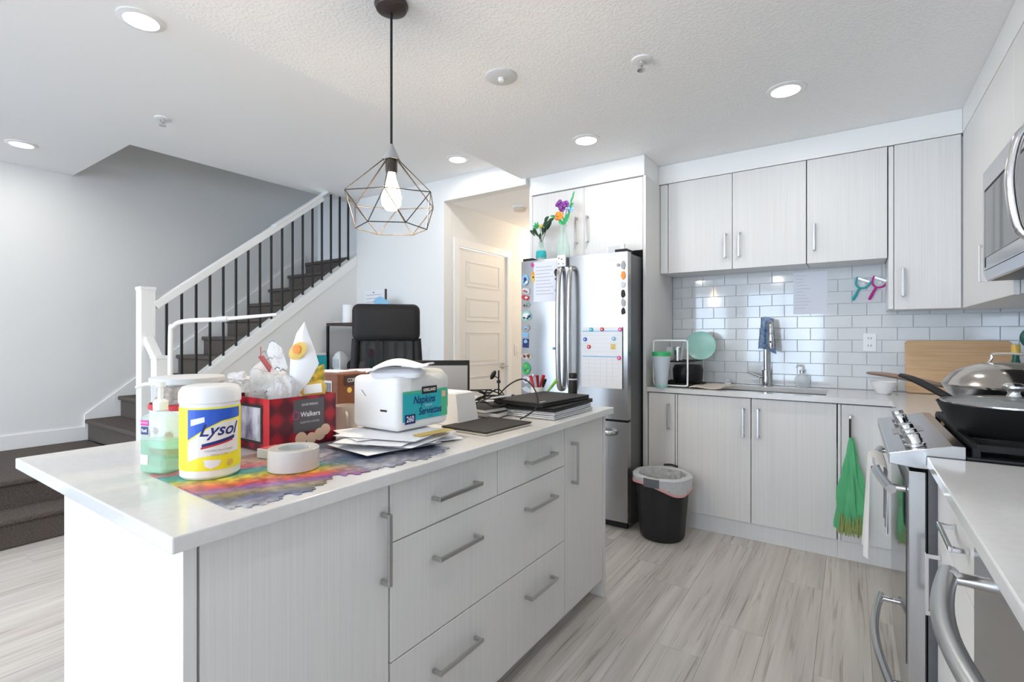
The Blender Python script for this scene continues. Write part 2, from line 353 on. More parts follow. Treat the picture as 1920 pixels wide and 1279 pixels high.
M['bagp'] = thin_mat('clear_bag', (0.88, 0.87, 0.88), 0.55, 0.18, 1.0)
M['wrap'] = thin_mat('napkin_wrap', (0.86, 0.86, 0.84), 0.5, 0.15, 0.6)
M['gel'] = thin_mat('sanitiser_gel', (0.50, 0.80, 0.64), 0.4, 0.1)
M['glassy'] = thin_mat('thin_glass', (0.86, 0.89, 0.90), 0.35, 0.05)
M['gglass'] = thin_mat('thin_green_glass', (0.72, 0.86, 0.80), 0.42, 0.05)
M['frost'] = thin_mat('frosted_cup', (0.72, 0.78, 0.84), 0.7, 0.3)
M['liner'] = thin_mat('liner_film', (0.74, 0.75, 0.76), 0.8, 0.3, 0.8)

# ------------------------------------------------------------------ the room
floor = struct('floor', MB().box(XL, XR, YB, YK, -0.08, -0.008).box(-2.95, -2.1, YK, 6.0, -0.08, -0.008), M['dark'])
cache = {}
def plank_mesh(wd, ln):
    k = (round(wd, 4), round(ln, 4))
    if k not in cache: cache[k] = mesh_of(MB().box(0, wd-0.0008, 0, ln-0.0008, -0.008, 0), 'plank', M['floor'], bevel=0.0004, seg=1)
    return cache[k]
x = -4.12; row = 0
while x < XR-0.01:
    wd = min(0.182, XR-x); yend = 6.0 if (-2.96 < x and x+wd < -2.08) else YK
    y = YB; first = True; offs = [0.0, 0.52, 0.23, 0.86, 0.38, 1.04][row % 6]
    while y < yend-0.01:
        ln = (1.22-offs if first and offs else 1.22); first = False; ln = min(ln, yend-y)
        o = bpy.data.objects.new('plank', plank_mesh(wd, ln)); COL.objects.link(o); o.location = (x, y, 0); o.parent = floor; y += ln
    x += wd; row += 1

ceiling = struct('ceiling', MB().box(-2.14, XR, YB, YK, ZK, ZK+0.3), M['knock'])
struct('ceiling_living', MB().box(XL, -2.14, YB, 1.42, ZH, ZH+0.16).box(-4.28, -2.14, 1.42, 3.28, ZH, ZH+0.16), M['ceil'])
struct('ceiling_hall', MB().box(-2.95, -2.1, 3.38, 6.0, 2.44, 2.6), M['ceil'])
struct('ceiling_stairwell', MB().box(XL, -4.28, 1.42, 3.8, 4.9, 5.0), M['ceil'])
wall_left = struct('wall_left', MB().box(XL-0.1, XL, YB, 3.9, 0, 5.0), M['wall'])
struct('wall_right', MB().box(XR, XR+0.1, YB, YK+0.1, 0, 2.6), M['wall'])
wall_sink = struct('wall_sink', MB().box(-2.1, XR, YK, YK+0.1, 0, 2.6), M['wall'])
struct('wall_desk', MB().box(-4.12, -2.95, 3.28, 3.38, 0, ZH+0.1).box(-2.95, -2.1, 3.28, 3.38, 2.44, ZH+0.1), M['wall'])
struct('wall_hall_left', MB().box(-3.05, -2.95, 3.381, 3.474, 0, 2.44).box(-3.05, -2.95, 4.24, 6.0, 0, 2.44).box(-3.05, -2.95, 3.474, 4.24, 2.075, 2.44), M['wall'])
struct('wall_hall_right', MB().box(-2.1, -2.075, 3.335, YK, 0, 2.49).box(-2.1, -2.0, YK+0.1, 6.0, 0, 2.49), M['wall'])
struct('wall_hall_end', MB().box(-3.05, -2.0, 6.0, 6.1, 0, 2.6), M['wall'])
zc = lambda y: 1.01+(y-1.89)*0.765          # top of the closed stair stringer
struct('wall_understair', MB().prism([(1.54, 0), (3.28, 0), (3.28, zc(3.28)-0.10), (1.54, zc(1.54)-0.10)], 'x', -4.22, -4.12), M['wall'])
struct('wall_stair_end', MB().box(XL, -4.12, 3.8, 3.9, 0, 5.0), M['wall'])
struct('wall_stair_side', MB().box(-4.24, -4.12, 3.38, 3.8, 0, 5.0), M['wall'])
struct('wall_stairwell_right', MB().box(-4.28, -4.14, 1.42, 3.38, ZH+0.17, 5.0), M['wall'])
struct('wall_stairwell_front', MB().box(XL, -4.28, 1.30, 1.42, ZH+0.17, 5.0), M['wall'])
b = MB(); xs = XL
for (a, c, z0, z1) in WIN:
    b.box(xs, a, YB-0.12, YB, 0, 2.79).box(a, c, YB-0.12, YB, 0, z0).box(a, c, YB-0.12, YB, z1, 2.79); xs = c
b.box(xs, XR, YB-0.12, YB, 0, 2.79)
struct('wall_window', b, M['wall'])
for i, (a, c, z0, z1) in enumerate(WIN):
    f = MB(); e = 0.05
    for q in ((a, a+e, z0, z1), (c-e, c, z0, z1), (a+e, c-e, z0, z0+e), (a+e, c-e, z1-e, z1), ((a+c)/2-e/2, (a+c)/2+e/2, z0+e, z1-e)): f.box(q[0], q[1], YB-0.10, YB-0.04, q[2], q[3])
    wd = struct('window_%d' % (i+1), f, M['white'])
    for (p, q) in ((a+e, (a+c)/2-e/2), ((a+c)/2+e/2, c-e)):
        struct('pane', MB().box(p, q, YB-0.075, YB-0.069, z0+e, z1-e), M['pane'], parent=wd)
struct('baseboard_left', MB().box(XL, XL+0.014, 0.3, 1.50, 0.356, 0.47), M['white'])
struct('baseboard_desk', MB().box(-4.12, -2.95, 3.266, 3.28, 0, 0.11), M['white'])
struct('baseboard_hall', MB().box(-2.95, -2.936, 4.32, 6.0, 0.0, 0.11), M['white'])

# tiled backsplash: every tile a piece of the wall
tcache = {}
def tile_mesh(wd, ht, ax):
    k = (round(wd, 4), round(ht, 4), ax)
    if k not in tcache:
        b = MB().box(0, wd-0.003, -0.0085, -0.0005, 0, ht-0.003) if ax == 'y' else MB().box(-0.0085, -0.0005, 0, wd-0.003, 0, ht-0.003)
        tcache[k] = mesh_of(b, 'tile', M['tile'], bevel=0.0009, seg=1)
    return tcache[k]
struct('grout', MB().box(-1.15, XR-0.004, YK-0.004, YK, 0.9, 1.72), M['grout'], parent=wall_sink)
PW, PH = 0.155, 0.0795
def tile_run(a, b, phase, ztop, place, ax):
    r = 0
    while 0.914+r*PH < ztop(0)-0.01:
        z = 0.914+r*PH; s0 = phase + (PW/2 if r % 2 else 0); n = math.floor((a-s0)/PW); q = s0+n*PW
        while q < b-0.005:
            l, h = max(q, a), min(q+PW, b)
            zt = min(z+PH, ztop((l+h)/2))
            if h-l > 0.012 and zt-z > 0.01:
                o = bpy.data.objects.new('tile', tile_mesh(h-l, zt-z, ax)); COL.objects.link(o); place(o, l, z)
            q += PW
        r += 1
def pl_back(o, l, z): o.parent = wall_sink; o.location = (l, YK-0.0036, z)
tile_run(-1.15, XR-0.012, -0.536, lambda x: 1.72 if x < 0.2 else 1.415, pl_back, 'y')
wr = bpy.data.objects['wall_right']
struct('grout', MB().box(XR-0.004, XR, 1.0, YK-0.012, 0.9, 1.46), M['grout'], parent=wr)
def pl_right(o, l, z): o.parent = wr; o.location = (XR-0.0036, l, z)
tile_run(1.0, YK-0.014, 1.0, lambda y: 1.405 if y > 2.58 else 1.45, pl_right, 'x')

# soffit boards above the wall cabinets
struct('trim_1', MB().box(-1.16, 0.498, 3.606, YK, 2.356, ZK-0.001), M['white'], bevel=0.001)
struct('trim_2', MB().box(-2.074, -1.161, 3.306, YK, 2.352, ZK-0.001), M['white'], bevel=0.001)
struct('trim_3', MB().box(0.499, XR, 1.2, YK, 2.356, ZK-0.001), M['white'], bevel=0.001)

# ------------------------------------------------------------------ cabinets
def handle(parent, p, q, out, name='handle', r=0.0055, depth=0.03, label=None, m='nickel'):
    p, q, out = Vector(p), Vector(q), Vector(out); t = (q-p).normalized(); b = MB()
    b.bar(p, p+out*depth, 0.010, 0.012, up=t); b.bar(q, q+out*depth, 0.010, 0.012, up=t)
    b.bar(p+out*depth-t*0.006, q+out*depth+t*0.006, 0.008, 0.012, up=out.cross(t))
    return part(name, b, M[m], parent, world=True, bevel=0.0015, label=label)
CT = 0.91
GI = 'island cabinets'
# island: three cabinet units, end panels belong to the outer ones
xf, xb = -0.985, -1.62
def carcass(t, y0, y1):
    part('body', MB().box(xb+0.002, xf-0.021, y0+0.001, y1-0.001, 0.10, 0.878), M['cabw'], t, world=True)
    part('toe_kick', MB().box(xb+0.02, xf-0.075, y0+0.001, y1-0.001, 0.001, 0.0985), M['cabw'], t, world=True)
    part('back_panel', MB().box(xb-0.016, xb, y0, y1, 0.001, 0.878), M['cab'], t, world=True)
def idoor(t, y0, y1, z0, z1, name='door'):
    return part(name, MB().box(xf-0.019, xf, y0+0.002, y1-0.002, z0+0.002, z1-0.002), M['cab'], t, world=True, bevel=0.0012, seg=1)
c1 = thing('island_cabinet', 'island cabinet with one tall door at the white end panel nearest the camera', 'cabinet', (xf-0.3, 0.41, 0), 0, GI)
part('end_panel', MB().box(xb-0.016, xf+0.003, 0.405, 0.428, 0.001, 0.878), M['cab'], c1, world=True, bevel=0.001)
carcass(c1, 0.43, 0.887); d = idoor(c1, 0.432, 0.886, 0.10, 0.875); handle(d, (xf, 0.862, 0.80), (xf, 0.862, 0.63), (1,0,0))
c2 = thing('island_cabinet', 'island drawer unit with four drawers in the middle of the island', 'cabinet', (xf-0.3, 1.36, 0), 0, GI)
carcass(c2, 0.889, 1.838)
for (y0, y1, z0, z1) in ((0.889, 1.363, 0.715, 0.875), (1.363, 1.838, 0.715, 0.875)):
    d = idoor(c2, y0, y1, z0, z1, 'drawer'); yc = (1.142 if y0 < 1 else 1.63)
    handle(d, (xf, yc-0.094, 0.792), (xf, yc+0.094, 0.792), (1,0,0), m='nickel' if y0 < 1 else 'mintmetal' if 'mintmetal' in M else 'nickel')
for (z0, z1, zh) in ((0.405, 0.715, 0.622), (0.09, 0.405, 0.30)):
    d = idoor(c2, 0.889, 1.838, z0, z1, 'drawer')
    for yc in (1.145, 1.63): handle(d, (xf, yc-0.094, zh), (xf, yc+0.094, zh), (1,0,0))
c3 = thing('island_cabinet', 'narrow island cabinet with one door at the end near the fridge', 'cabinet', (xf-0.3, 2.04, 0), 0, GI)
carcass(c3, 1.84, 2.224); d = idoor(c3, 1.84, 2.222, 0.09, 0.875); handle(d, (xf, 1.902, 0.798), (xf, 1.902, 0.632), (1,0,0))
part('end_panel', MB().box(xb-0.016, xf+0.003, 2.226, 2.249, 0.001, 0.878), M['cab'], c3, world=True, bevel=0.001)
solo('countertop', 'white quartz island countertop with seating overhang', 'countertop', MB().box(-1.94, -0.95, 0.375, 2.275, 0.88, CT), M['quartz'], (-1.445, 1.325, 0.88), bevel=0.003)

# sink-wall base cabinets
GB = 'base cabinets along the sink wall'
yf = 3.35
def bcarc(t, x0, x1):
    part('body', MB().box(x0+0.001, x1-0.001, yf+0.021, YK-0.006, 0.105, 0.62), M['cabw'], t, world=True)
    part('toe_kick', MB().box(x0, x1, yf+0.02, yf+0.034, 0.001, 0.104), M['cabw'], t, world=True)
def bdoor(t, x0, x1, z0=0.11, z1=0.872):
    return part('door', MB().box(x0+0.0025, x1-0.0025, yf, yf+0.019, z0, z1), M['cab'], t, world=True, bevel=0.0012, seg=1)
t = thing('base_cabinet', 'narrow white base cabinet between fridge panel and sink cabinet', 'cabinet', (-1.06, 3.6, 0), 0, GB)
bcarc(t, -1.148, -0.967); d = bdoor(t, -1.148, -0.967); handle(d, (-1.01, yf, 0.80), (-1.01, yf, 0.64), (0,-1,0))
t = thing('base_cabinet', 'double door white base cabinet under the sink', 'cabinet', (-0.51, 3.6, 0), 0, GB)
bcarc(t, -0.965, -0.065)
d = bdoor(t, -0.952, -0.508); handle(d, (-0.55, yf, 0.806), (-0.55, yf, 0.64), (0,-1,0))
d = bdoor(t, -0.508, -0.066); handle(d, (-0.467, yf, 0.81), (-0.467, yf, 0.645), (0,-1,0))
part('stile', MB().box(-0.965, -0.954, yf+0.003, yf+0.019, 0.11, 0.872), M['cabw'], t, world=True)
t = thing('base_cabinet', 'white corner base cabinet behind the green net bag', 'cabinet', (0.15, 3.6, 0), 0, GB)
part('body', MB().box(-0.063, XR-0.002, yf+0.021, YK-0.006, 0.105, 0.87).box(0.215, XR-0.002, 2.615, yf+0.02, 0.105, 0.87), M['cabw'], t, world=True)
part('toe_kick', MB().box(-0.064, 0.25, yf+0.02, yf+0.034, 0.001, 0.104), M['cabw'], t, world=True)
part('stile', MB().box(-0.062, -0.05, yf+0.003, yf+0.019, 0.11, 0.872), M['cabw'], t, world=True)
d = bdoor(t, -0.047, 0.205); handle(d, (-0.005, yf, 0.812), (-0.005, yf, 0.655), (0,-1,0), label='dark bar handle')
part('side_door', MB().box(0.195, 0.213, 2.62, yf-0.01, 0.11, 0.872), M['cab'], t, world=True, bevel=0.0012, seg=1)

# worktop: L-shaped run with the sink cut out
SX0, SX1, SY0, SY1 = -0.80, -0.12, 3.42, 3.80
b = MB(); z0, z1 = 0.88, CT
b.box(-1.15, SX0, 3.325, YK-0.013, z0, z1).box(SX1, XR-0.013, 3.325, YK-0.013, z0, z1).box(SX0, SX1, 3.325, SY0, z0, z1).box(SX0, SX1, SY1, YK-0.013, z0, z1).box(0.178, XR-0.013, 2.61, 3.325, z0, z1)
solo('countertop', 'white quartz worktop along the sink wall turning the corner to the range', 'countertop', b, M['quartz'], (-0.15, 3.6, 0.88))
b = MB(); zb = 0.69
b.box(SX0-0.012, SX0, SY0-0.012, SY1+0.012, zb, 0.879).box(SX1, SX1+0.012, SY0-0.012, SY1+0.012, zb, 0.879).box(SX0, SX1, SY0-0.012, SY0, zb, 0.879).box(SX0, SX1, SY1, SY1+0.012, zb, 0.879).box(SX0-0.012, SX1+0.012, SY0-0.012, SY1+0.012, zb-0.012, zb)
t = thing('sink', 'stainless undermount sink set into the worktop below the faucet', 'sink', (-0.46, 3.6, 0.68))
part('basin', b, M['steelh'], t, world=True); part('drain', MB().lathe([(0.001, 0), (0.04, 0), (0.045, 0.004), (0.03, 0.004), (0.001, 0.002)], 20, (-0.46, 3.61, zb+0.001)), M['chrome'], t, world=True)
# worktop and cabinets beside the camera
solo('countertop', 'white quartz worktop in the right foreground beside the range', 'countertop', MB().box(0.178, XR-0.013, -0.7, 1.835, z0, z1), M['quartz'], (0.5, 0.6, 0.88), bevel=0.003)
t = thing('base_cabinet', 'white base cabinet with drawer and door between range and dishwasher', 'cabinet', (0.5, 1.56, 0), 0, 'base cabinets on the range wall')
part('body', MB().box(0.222, XR-0.014, 1.302, 1.832, 0.10, 0.878), M['cabw'], t, world=True); part('toe_kick', MB().box(0.26, 0.5, 1.302, 1.832, 0.001, 0.099), M['cabw'], t, world=True)
d = part('drawer', MB().box(0.20, 0.219, 1.305, 1.82, 0.715, 0.872), M['cab'], t, world=True, bevel=0.0012, seg=1); handle(d, (0.20, 1.37, 0.81), (0.20, 1.53, 0.81), (-1,0,0), m='chrome')
d = part('door', MB().box(0.20, 0.219, 1.305, 1.82, 0.105, 0.711), M['cab'], t, world=True, bevel=0.0012, seg=1); handle(d, (0.20, 1.76, 0.655), (0.20, 1.76, 0.50), (-1,0,0), m='chrome')
t = thing('dishwasher', 'stainless dishwasher with bowed handle in the right foreground', 'dishwasher', (0.5, 1.0, 0))
part('body', MB().box(0.232, XR-0.015, 0.70, 1.298, 0.10, 0.875), M['gsteel'], t, world=True); part('toe_kick', MB().box(0.27, 0.5, 0.70, 1.298, 0.001, 0.0985), M['black'], t, world=True)
part('door', MB().box(0.195, 0.23, 0.703, 1.295, 0.11, 0.862), M['steel'], t, world=True, bevel=0.004)
part('control_strip', MB().box(0.2, 0.231, 0.703, 1.295, 0.8635, 0.876), M['black'], t, world=True)
hp = [(0.155-0.035*math.sin(PI*k/14), 0.735+0.53*k/14, 0.80) for k in range(15)]
dh = part('handle', MB().tube(hp, 0.016, 12, flat=0.75), M['nickel'], t, world=True, smooth=True)
for y in (1.235, 0.765): part('handle_post', MB().tube([(0.150, y, 0.80), (0.196, y, 0.80)], 0.012, 10), M['chrome'], t, world=True, smooth=True)
t = thing('base_cabinet', 'white base cabinet nearest the camera beyond the dishwasher', 'cabinet', (0.5, 0.0, 0), 0, 'base cabinets on the range wall')
part('body', MB().box(0.222, XR-0.014, -0.69, 0.698, 0.10, 0.878), M['cabw'], t, world=True); part('door', MB().box(0.20, 0.219, -0.68, 0.69, 0.105, 0.872), M['cab'], t, world=True)

# wall cabinets
GU = 'wall cabinets'
yu = 3.61
def udoor(t, x0, x1, z0, z1): return part('door', MB().box(x0+0.002, x1-0.002, yu, yu+0.019, z0, z1), M['cab'], t, world=True, bevel=0.0012, seg=1)
t = thing('wall_cabinet', 'double door white wall cabinet above the sink', 'cabinet', (-0.66, 3.77, 1.70), 0, GU)
part('body', MB().box(-1.148, -0.234, yu+0.021, YK-0.013, 1.712, 2.345), M['cabw'], t, world=True)
part('filler', MB().box(-1.148, -1.096, yu+0.004, yu+0.02, 1.712, 2.35), M['cabw'], t, world=True)
d = udoor(t, -1.092, -0.662, 1.708, 2.352); handle(d, (-0.705, yu, 1.944), (-0.705, yu, 1.79), (0,-1,0))
d = udoor(t, -0.662, -0.232, 1.708, 2.352); handle(d, (-0.619, yu, 1.944), (-0.619, yu, 1.79), (0,-1,0))
t = thing('wall_cabinet', 'single door white wall cabinet above the hanging peelers', 'cabinet', (0, 3.77, 1.70), 0, GU)
part('body', MB().box(-0.23, 0.172, yu+0.021, YK-0.013, 1.712, 2.345), M['cabw'], t, world=True)
d = udoor(t, -0.230, 0.174, 1.708, 2.352); handle(d, (-0.19, yu, 1.944), (-0.19, yu, 1.79), (0,-1,0))
t = thing('wall_cabinet', 'taller white corner wall cabinet hanging lower than its neighbours', 'cabinet', (0.34, 3.77, 1.40), 0, GU)
part('body', MB().box(0.178, XR-0.013, yu+0.021, YK-0.013, 1.412, 2.345), M['cabw'], t, world=True)
part('filler', MB().box(0.178, 0.20, yu+0.004, yu+0.02, 1.412, 2.35), M['cabw'], t, world=True)
d = udoor(t, 0.203, 0.496, 1.408, 2.352); handle(d, (0.242, yu, 1.637), (0.242, yu, 1.487), (0,-1,0))
xu = 0.50
t = thing('wall_cabinet', 'white wall cabinet on the right wall between corner and microwave', 'cabinet', (0.66, 3.1, 1.40), 0, GU)
part('body', MB().box(xu+0.021, XR-0.013, 2.592, yu+0.018, 1.412, 2.345), M['cabw'], t, world=True)
d = part('door', MB().box(xu, xu+0.019, 2.594, yu-0.006, 1.408, 2.352), M['cabw'], t, world=True, bevel=0.0012, seg=1); handle(d, (xu, 2.99, 1.65), (xu, 2.99, 1.50), (-1,0,0), m='chrome')
t = thing('wall_cabinet', 'short white wall cabinet above the microwave', 'cabinet', (0.66, 2.2, 1.87), 0, GU)
part('body', MB().box(xu+0.021, XR-0.013, 1.832, 2.59, 1.882, 2.345), M['cabw'], t, world=True)
d = part('door', MB().box(xu, xu+0.019, 1.832, 2.59, 1.878, 2.352), M['cabw'], t, world=True, bevel=0.0012, seg=1)
# fridge surround
t = thing('fridge_cabinet', 'white cabinet with two doors above the fridge and a tall side panel', 'cabinet', (-1.62, 3.6, 0), 0, GU)
part('side_panel', MB().box(-1.172, -1.152, 3.31, YK-0.013, 0.001, 2.35), M['cab'], t, world=True, bevel=0.001)
part('side_panel', MB().box(-2.074, -2.056, 3.31, YK-0.013, 0.001, 2.35), M['cab'], t, world=True, bevel=0.001)
part('body', MB().box(-2.055, -1.173, 3.331, YK-0.013, 1.86, 2.348), M['cabw'], t, world=True)
for x0, x1, xh in ((-2.054, -1.615, -1.668), (-1.613, -1.174, -1.582)):
    d = part('door', MB().box(x0, x1, 3.31, 3.329, 1.845, 2.343), M['cab'], t, world=True, bevel=0.0012, seg=1); handle(d, (xh, 3.31, 2.122), (xh, 3.31, 1.942), (0,-1,0))
# ------------------------------------------------------------------ stairs
stp = thing('staircase', 'carpeted staircase turning at a low landing and climbing along the left wall', 'stairs', (-4.8, 1.5, 0))
def tread(b, x0, x1, y0, y1, z, r=0.02): b.box(x0, x1, y0, y1, z-0.035, z)
part('step', MB().box(-4.36, -4.10, 0.3, 1.42, 0.001, 0.145).box(-4.36, -4.08, 0.3, 1.42, 0.145, 0.178), M['carpet'], stp, world=True, bevel=0.012)
part('landing', MB().box(XL+0.001, -4.361, 0.3, 1.519, 0.001, 0.32).box(XL+0.001, -4.34, 0.3, 1.519, 0.32, 0.355), M['carpet'], stp, world=True, bevel=0.012)
RI, RU = 0.18, 0.235
for i in range(9):
    y0 = 1.52+i*RU; z = 0.355+(i+1)*RI
    part('step', MB().box(XL+0.016, -4.225, y0, y0+RU-0.001, z-RI-0.02 if i else 0.356, z-0.035).box(XL+0.016, -4.225, y0-0.022, y0+RU-0.001, z-0.035, z), M['carpet'], stp, world=True, bevel=0.008)
zt = 0.355+10*RI; yt = 1.52+9*RU
part('top_landing', MB().box(XL+0.001, -4.245, yt, 3.799, zt-RI-0.03, zt-0.035).box(XL+0.001, -4.245, yt-0.022, 3.799, zt-0.035, zt), M['carpet'], stp, world=True, bevel=0.008)
sk = lambda y: 0.355+0.17+(y-1.50)*0.766
part('skirt_board', MB().prism([(1.50, 0.356), (1.56, 0.356), (3.62, sk(3.62)-0.40), (3.62, sk(3.62)+0.10), (1.50, sk(1.50)+0.05)], 'x', XL+0.001, XL+0.015), M['white'], stp, world=True)
part('baseboard', MB().box(XL+0.02, -4.25, 3.786, 3.799, zt+0.001, zt+0.10), M['white'], stp, world=True)
part('stringer', MB().prism([(1.54, zc(1.54)-0.10), (3.279, zc(3.279)-0.10), (3.279, zc(3.279)), (1.54, zc(1.54))], 'x', -4.224, -4.11), M['white'], stp, world=True, bevel=0.003)
rl = thing('stair_railing', 'white stair railing with black iron balusters and square newel posts', 'railing', (-4.17, 1.48, 0))
part('newel_post', MB().box(-4.215, -4.125, 1.435, 1.525, 0.001, 1.60).box(-4.22, -4.12, 1.43, 1.53, 1.585, 1.607), M['white'], rl, world=True, bevel=0.003)
part('newel_post', MB().box(-3.965, -3.875, 1.435, 1.525, 0.001, 1.115).box(-3.97, -3.87, 1.43, 1.53, 1.10, 1.122), M['white'], rl, world=True, bevel=0.003, label='short newel post at the foot of the steps')
zr = lambda y: 1.475+(y-1.527)*0.795
part('handrail', MB().bar((-4.15, 1.525, zr(1.525)), (-4.15, 2.90, zr(2.90)), 0.055, 0.055).bar((-4.15, 2.42, zr(2.42)+0.028), (-4.15, 2.95, zr(2.95)+0.028), 0.075, 0.02), M['white'], rl, world=True, bevel=0.006)
part('handrail', MB().bar((-4.13, 1.48, 1.235), (-3.96, 1.48, 1.085), 0.055, 0.055), M['white'], rl, world=True, bevel=0.004)
part('baluster', MB().box(-4.05, -4.036, 1.473, 1.487, 0.179, 1.15), M['baluster'], rl, world=True)
for i in range(17):
    y = 1.605+0.1*i; top = min(zr(y)-0.02, ZH-0.003)
    part('baluster', MB().box(-4.164-0.0, -4.149, y-0.0075, y+0.0075, zc(y)+0.002 if True else 0, top), M['baluster'], rl, world=True)

# ------------------------------------------------------------------ hall door
dr = struct('door_1', MB().box(-2.985, -2.955, 3.478, 4.236, 0.006, 2.068), M['door'])
for zc0, zc1 in ((1.72, 1.96), (1.40, 1.62), (0.98, 1.30), (0.56, 0.88), (0.14, 0.46)):
    b = MB(); y0, y1 = 3.59, 4.12; e = 0.014
    b.box(-2.954, -2.950, y0, y1, zc0, zc0+e).box(-2.954, -2.950, y0, y1, zc1-e, zc1).box(-2.954, -2.950, y0, y0+e, zc0+e, zc1-e).box(-2.954, -2.950, y1-e, y1, zc0+e, zc1-e)
    b.box(-2.9545, -2.9515, y0+0.04, y1-0.04, zc0+0.04, zc1-0.04)
    struct('panel', b, M['door'], parent=dr, bevel=0.0012, seg=1)
b = MB().tube([(-2.954, 4.175, 0.955), (-2.90, 4.175, 0.955)], 0.011, 10).tube([(-2.90, 4.185, 0.955), (-2.90, 4.06, 0.955)], 0.010, 10).lathe([(0.03, 0), (0.03, 0.008), (0.001, 0.008)], 20, (-2.954, 4.175, 0.955), Matrix.Rotation(PI/2, 4, 'Y'))
struct('handle', b, M['nickel'], parent=dr, smooth=True)
for z in (0.25, 1.05, 1.85): struct('hinge', MB().box(-2.954, -2.944, 3.470, 3.482, z-0.045, z+0.045), M['nickel'], parent=dr)
struct('trim_4', MB().box(-2.949, -2.932, 3.40, 3.474, 0, 2.145).box(-2.949, -2.932, 4.24, 4.312, 0, 2.145).box(-2.949, -2.932, 3.474, 4.24, 2.073, 2.145), M['white'], bevel=0.003)
t = thing('light_switch', 'white light switch plate beside the hall door', 'switch', (-2.94, 4.42, 1.12))
part('plate', MB().box(-2.949, -2.943, 4.385, 4.455, 1.055, 1.175), M['plastw'], t, world=True, bevel=0.002); part('rocker', MB().box(-2.9425, -2.938, 4.405, 4.435, 1.08, 1.15), M['plastw'], t, world=True, bevel=0.001)
t = thing('light_switch', 'white triple switch plate on the wall right of the office chair', 'switch', (-3.21, 3.275, 1.10))
part('plate', MB().box(-3.29, -3.13, 3.272, 3.2795, 1.045, 1.162), M['plastw'], t, world=True, bevel=0.002)
for k in range(3): part('rocker', MB().box(-3.272+k*0.046, -3.24+k*0.046, 3.267, 3.2715, 1.07, 1.137), M['plastw'], t, world=True, bevel=0.001)

# ------------------------------------------------------------------ ceiling fixtures
def downlight(x, y, z, label, power=3.0):
    t = thing('recessed_light', label, 'ceiling light', (x, y, z), 0, 'recessed ceiling lights')
    part('trim_ring', MB().lathe([(0.088, 0), (0.088, -0.004), (0.066, -0.010), (0.062, -0.006), (0.062, 0)], 32), M['plastw'], t, smooth=True)
    part('diffuser', MB().lathe([(0.001, -0.005), (0.0615, -0.005), (0.0615, -0.0005), (0.001, -0.0005)], 32), M['led'], t)
    l = bpy.data.lights.new('downlight_lamp', 'AREA'); l.shape = 'DISK'; l.size = 0.11; l.energy = power; l.color = (1.0, 0.965, 0.915)
    o = bpy.data.objects.new('downlight_lamp', l); COL.objects.link(o); o.parent = t; o.location = (0, 0, -0.014)
downlight(-0.272, 2.839, ZK, 'round recessed light in the kitchen ceiling in front of the wall cabinets')
downlight(-1.378, 2.856, ZK, 'round recessed light in the kitchen ceiling in front of the fridge cabinet')
downlight(-2.553, 0.889, ZH, 'round recessed light at top left beside the textured ceiling edge')
downlight(-4.906, 0.98, ZH, 'round recessed light above the landing by the left wall')
downlight(-2.522, 2.962, ZH, 'round recessed light near the hall opening')
downlight(-0.30, 0.60, ZK, 'unseen fill light added in the kitchen ceiling above the camera', 2)  # from here on: fill lamps out of view, added to even out the light
downlight(-1.30, -1.60, ZK, 'unseen fill light added in the kitchen ceiling near the patio door', 3)
downlight(-3.60, -1.00, ZH, 'unseen fill light added in the living ceiling behind the camera', 16)  # strong fill behind the camera, added to lift the ambient light
downlight(-4.60, -3.20, ZH, 'unseen fill light added in the living ceiling near the large window', 20)
downlight(-1.30, -4.20, ZK, 'unseen fill light added in the kitchen ceiling farthest from the sink wall', 22)  # added fill far from the cabinets, brightens the room by bounce
downlight(-3.00, -4.60, ZH, 'unseen fill light added in the living ceiling between both windows', 24)
t = thing('smoke_detector', 'round grey-white detector plate on the kitchen ceiling', 'detector', (-1.376, 1.935, ZK))
part('base', MB().lathe([(0.001, 0), (0.075, 0), (0.075, -0.006), (0.068, -0.010), (0.001, -0.010)], 32), M['lgrey'], t, smooth=True)
part('sensor', MB().lathe([(0.016, -0.010), (0.016, -0.02), (0.010, -0.026), (0.001, -0.026)], 20), M['plastw'], t, smooth=True)
def sprinkler(x, y, z, label):
    t = thing('sprinkler_head', label, 'sprinkler', (x, y, z), 0, 'sprinkler heads')
    part('escutcheon', MB().lathe([(0.001, 0), (0.045, 0), (0.042, -0.006), (0.026, -0.010), (0.001, -0.010)], 28), M['plastw'], t, smooth=True)
    part('nozzle', MB().lathe([(0.012, -0.010), (0.010, -0.028), (0.004, -0.034), (0.001, -0.034)], 14).box(-0.002, 0.002, -0.016, -0.012, -0.045, -0.012).box(-0.002, 0.002, 0.012, 0.016, -0.045, -0.012), M['chrome'], t, smooth=True)
    part('deflector', MB().lathe([(0.001, -0.045), (0.020, -0.045), (0.020, -0.048), (0.001, -0.048)], 16), M['chrome'], t)
sprinkler(-0.775, 2.172, ZK, 'sprinkler head in the textured kitchen ceiling'); sprinkler(-3.594, 1.366, ZH, 'sprinkler head in the smooth ceiling left of the pendant')
t = thing('smoke_alarm', 'round cream smoke alarm on the hall ceiling', 'detector', (-2.505, 3.816, 2.44))
part('base', MB().lathe([(0.001, 0), (0.07, 0), (0.07, -0.012), (0.001, -0.012)], 28), M['plastw'], t, smooth=True); part('cover', MB().lathe([(0.062, -0.012), (0.055, -0.036), (0.001, -0.038)], 28), M['beige'], t, smooth=True)
t = thing('hall_ceiling_lamp', 'round warm ceiling lamp further down the hall', 'ceiling light', (-2.5, 5.0, 2.44))
part('base', MB().lathe([(0.001, 0), (0.14, 0), (0.14, -0.02), (0.001, -0.02)], 28), M['plastw'], t, smooth=True)
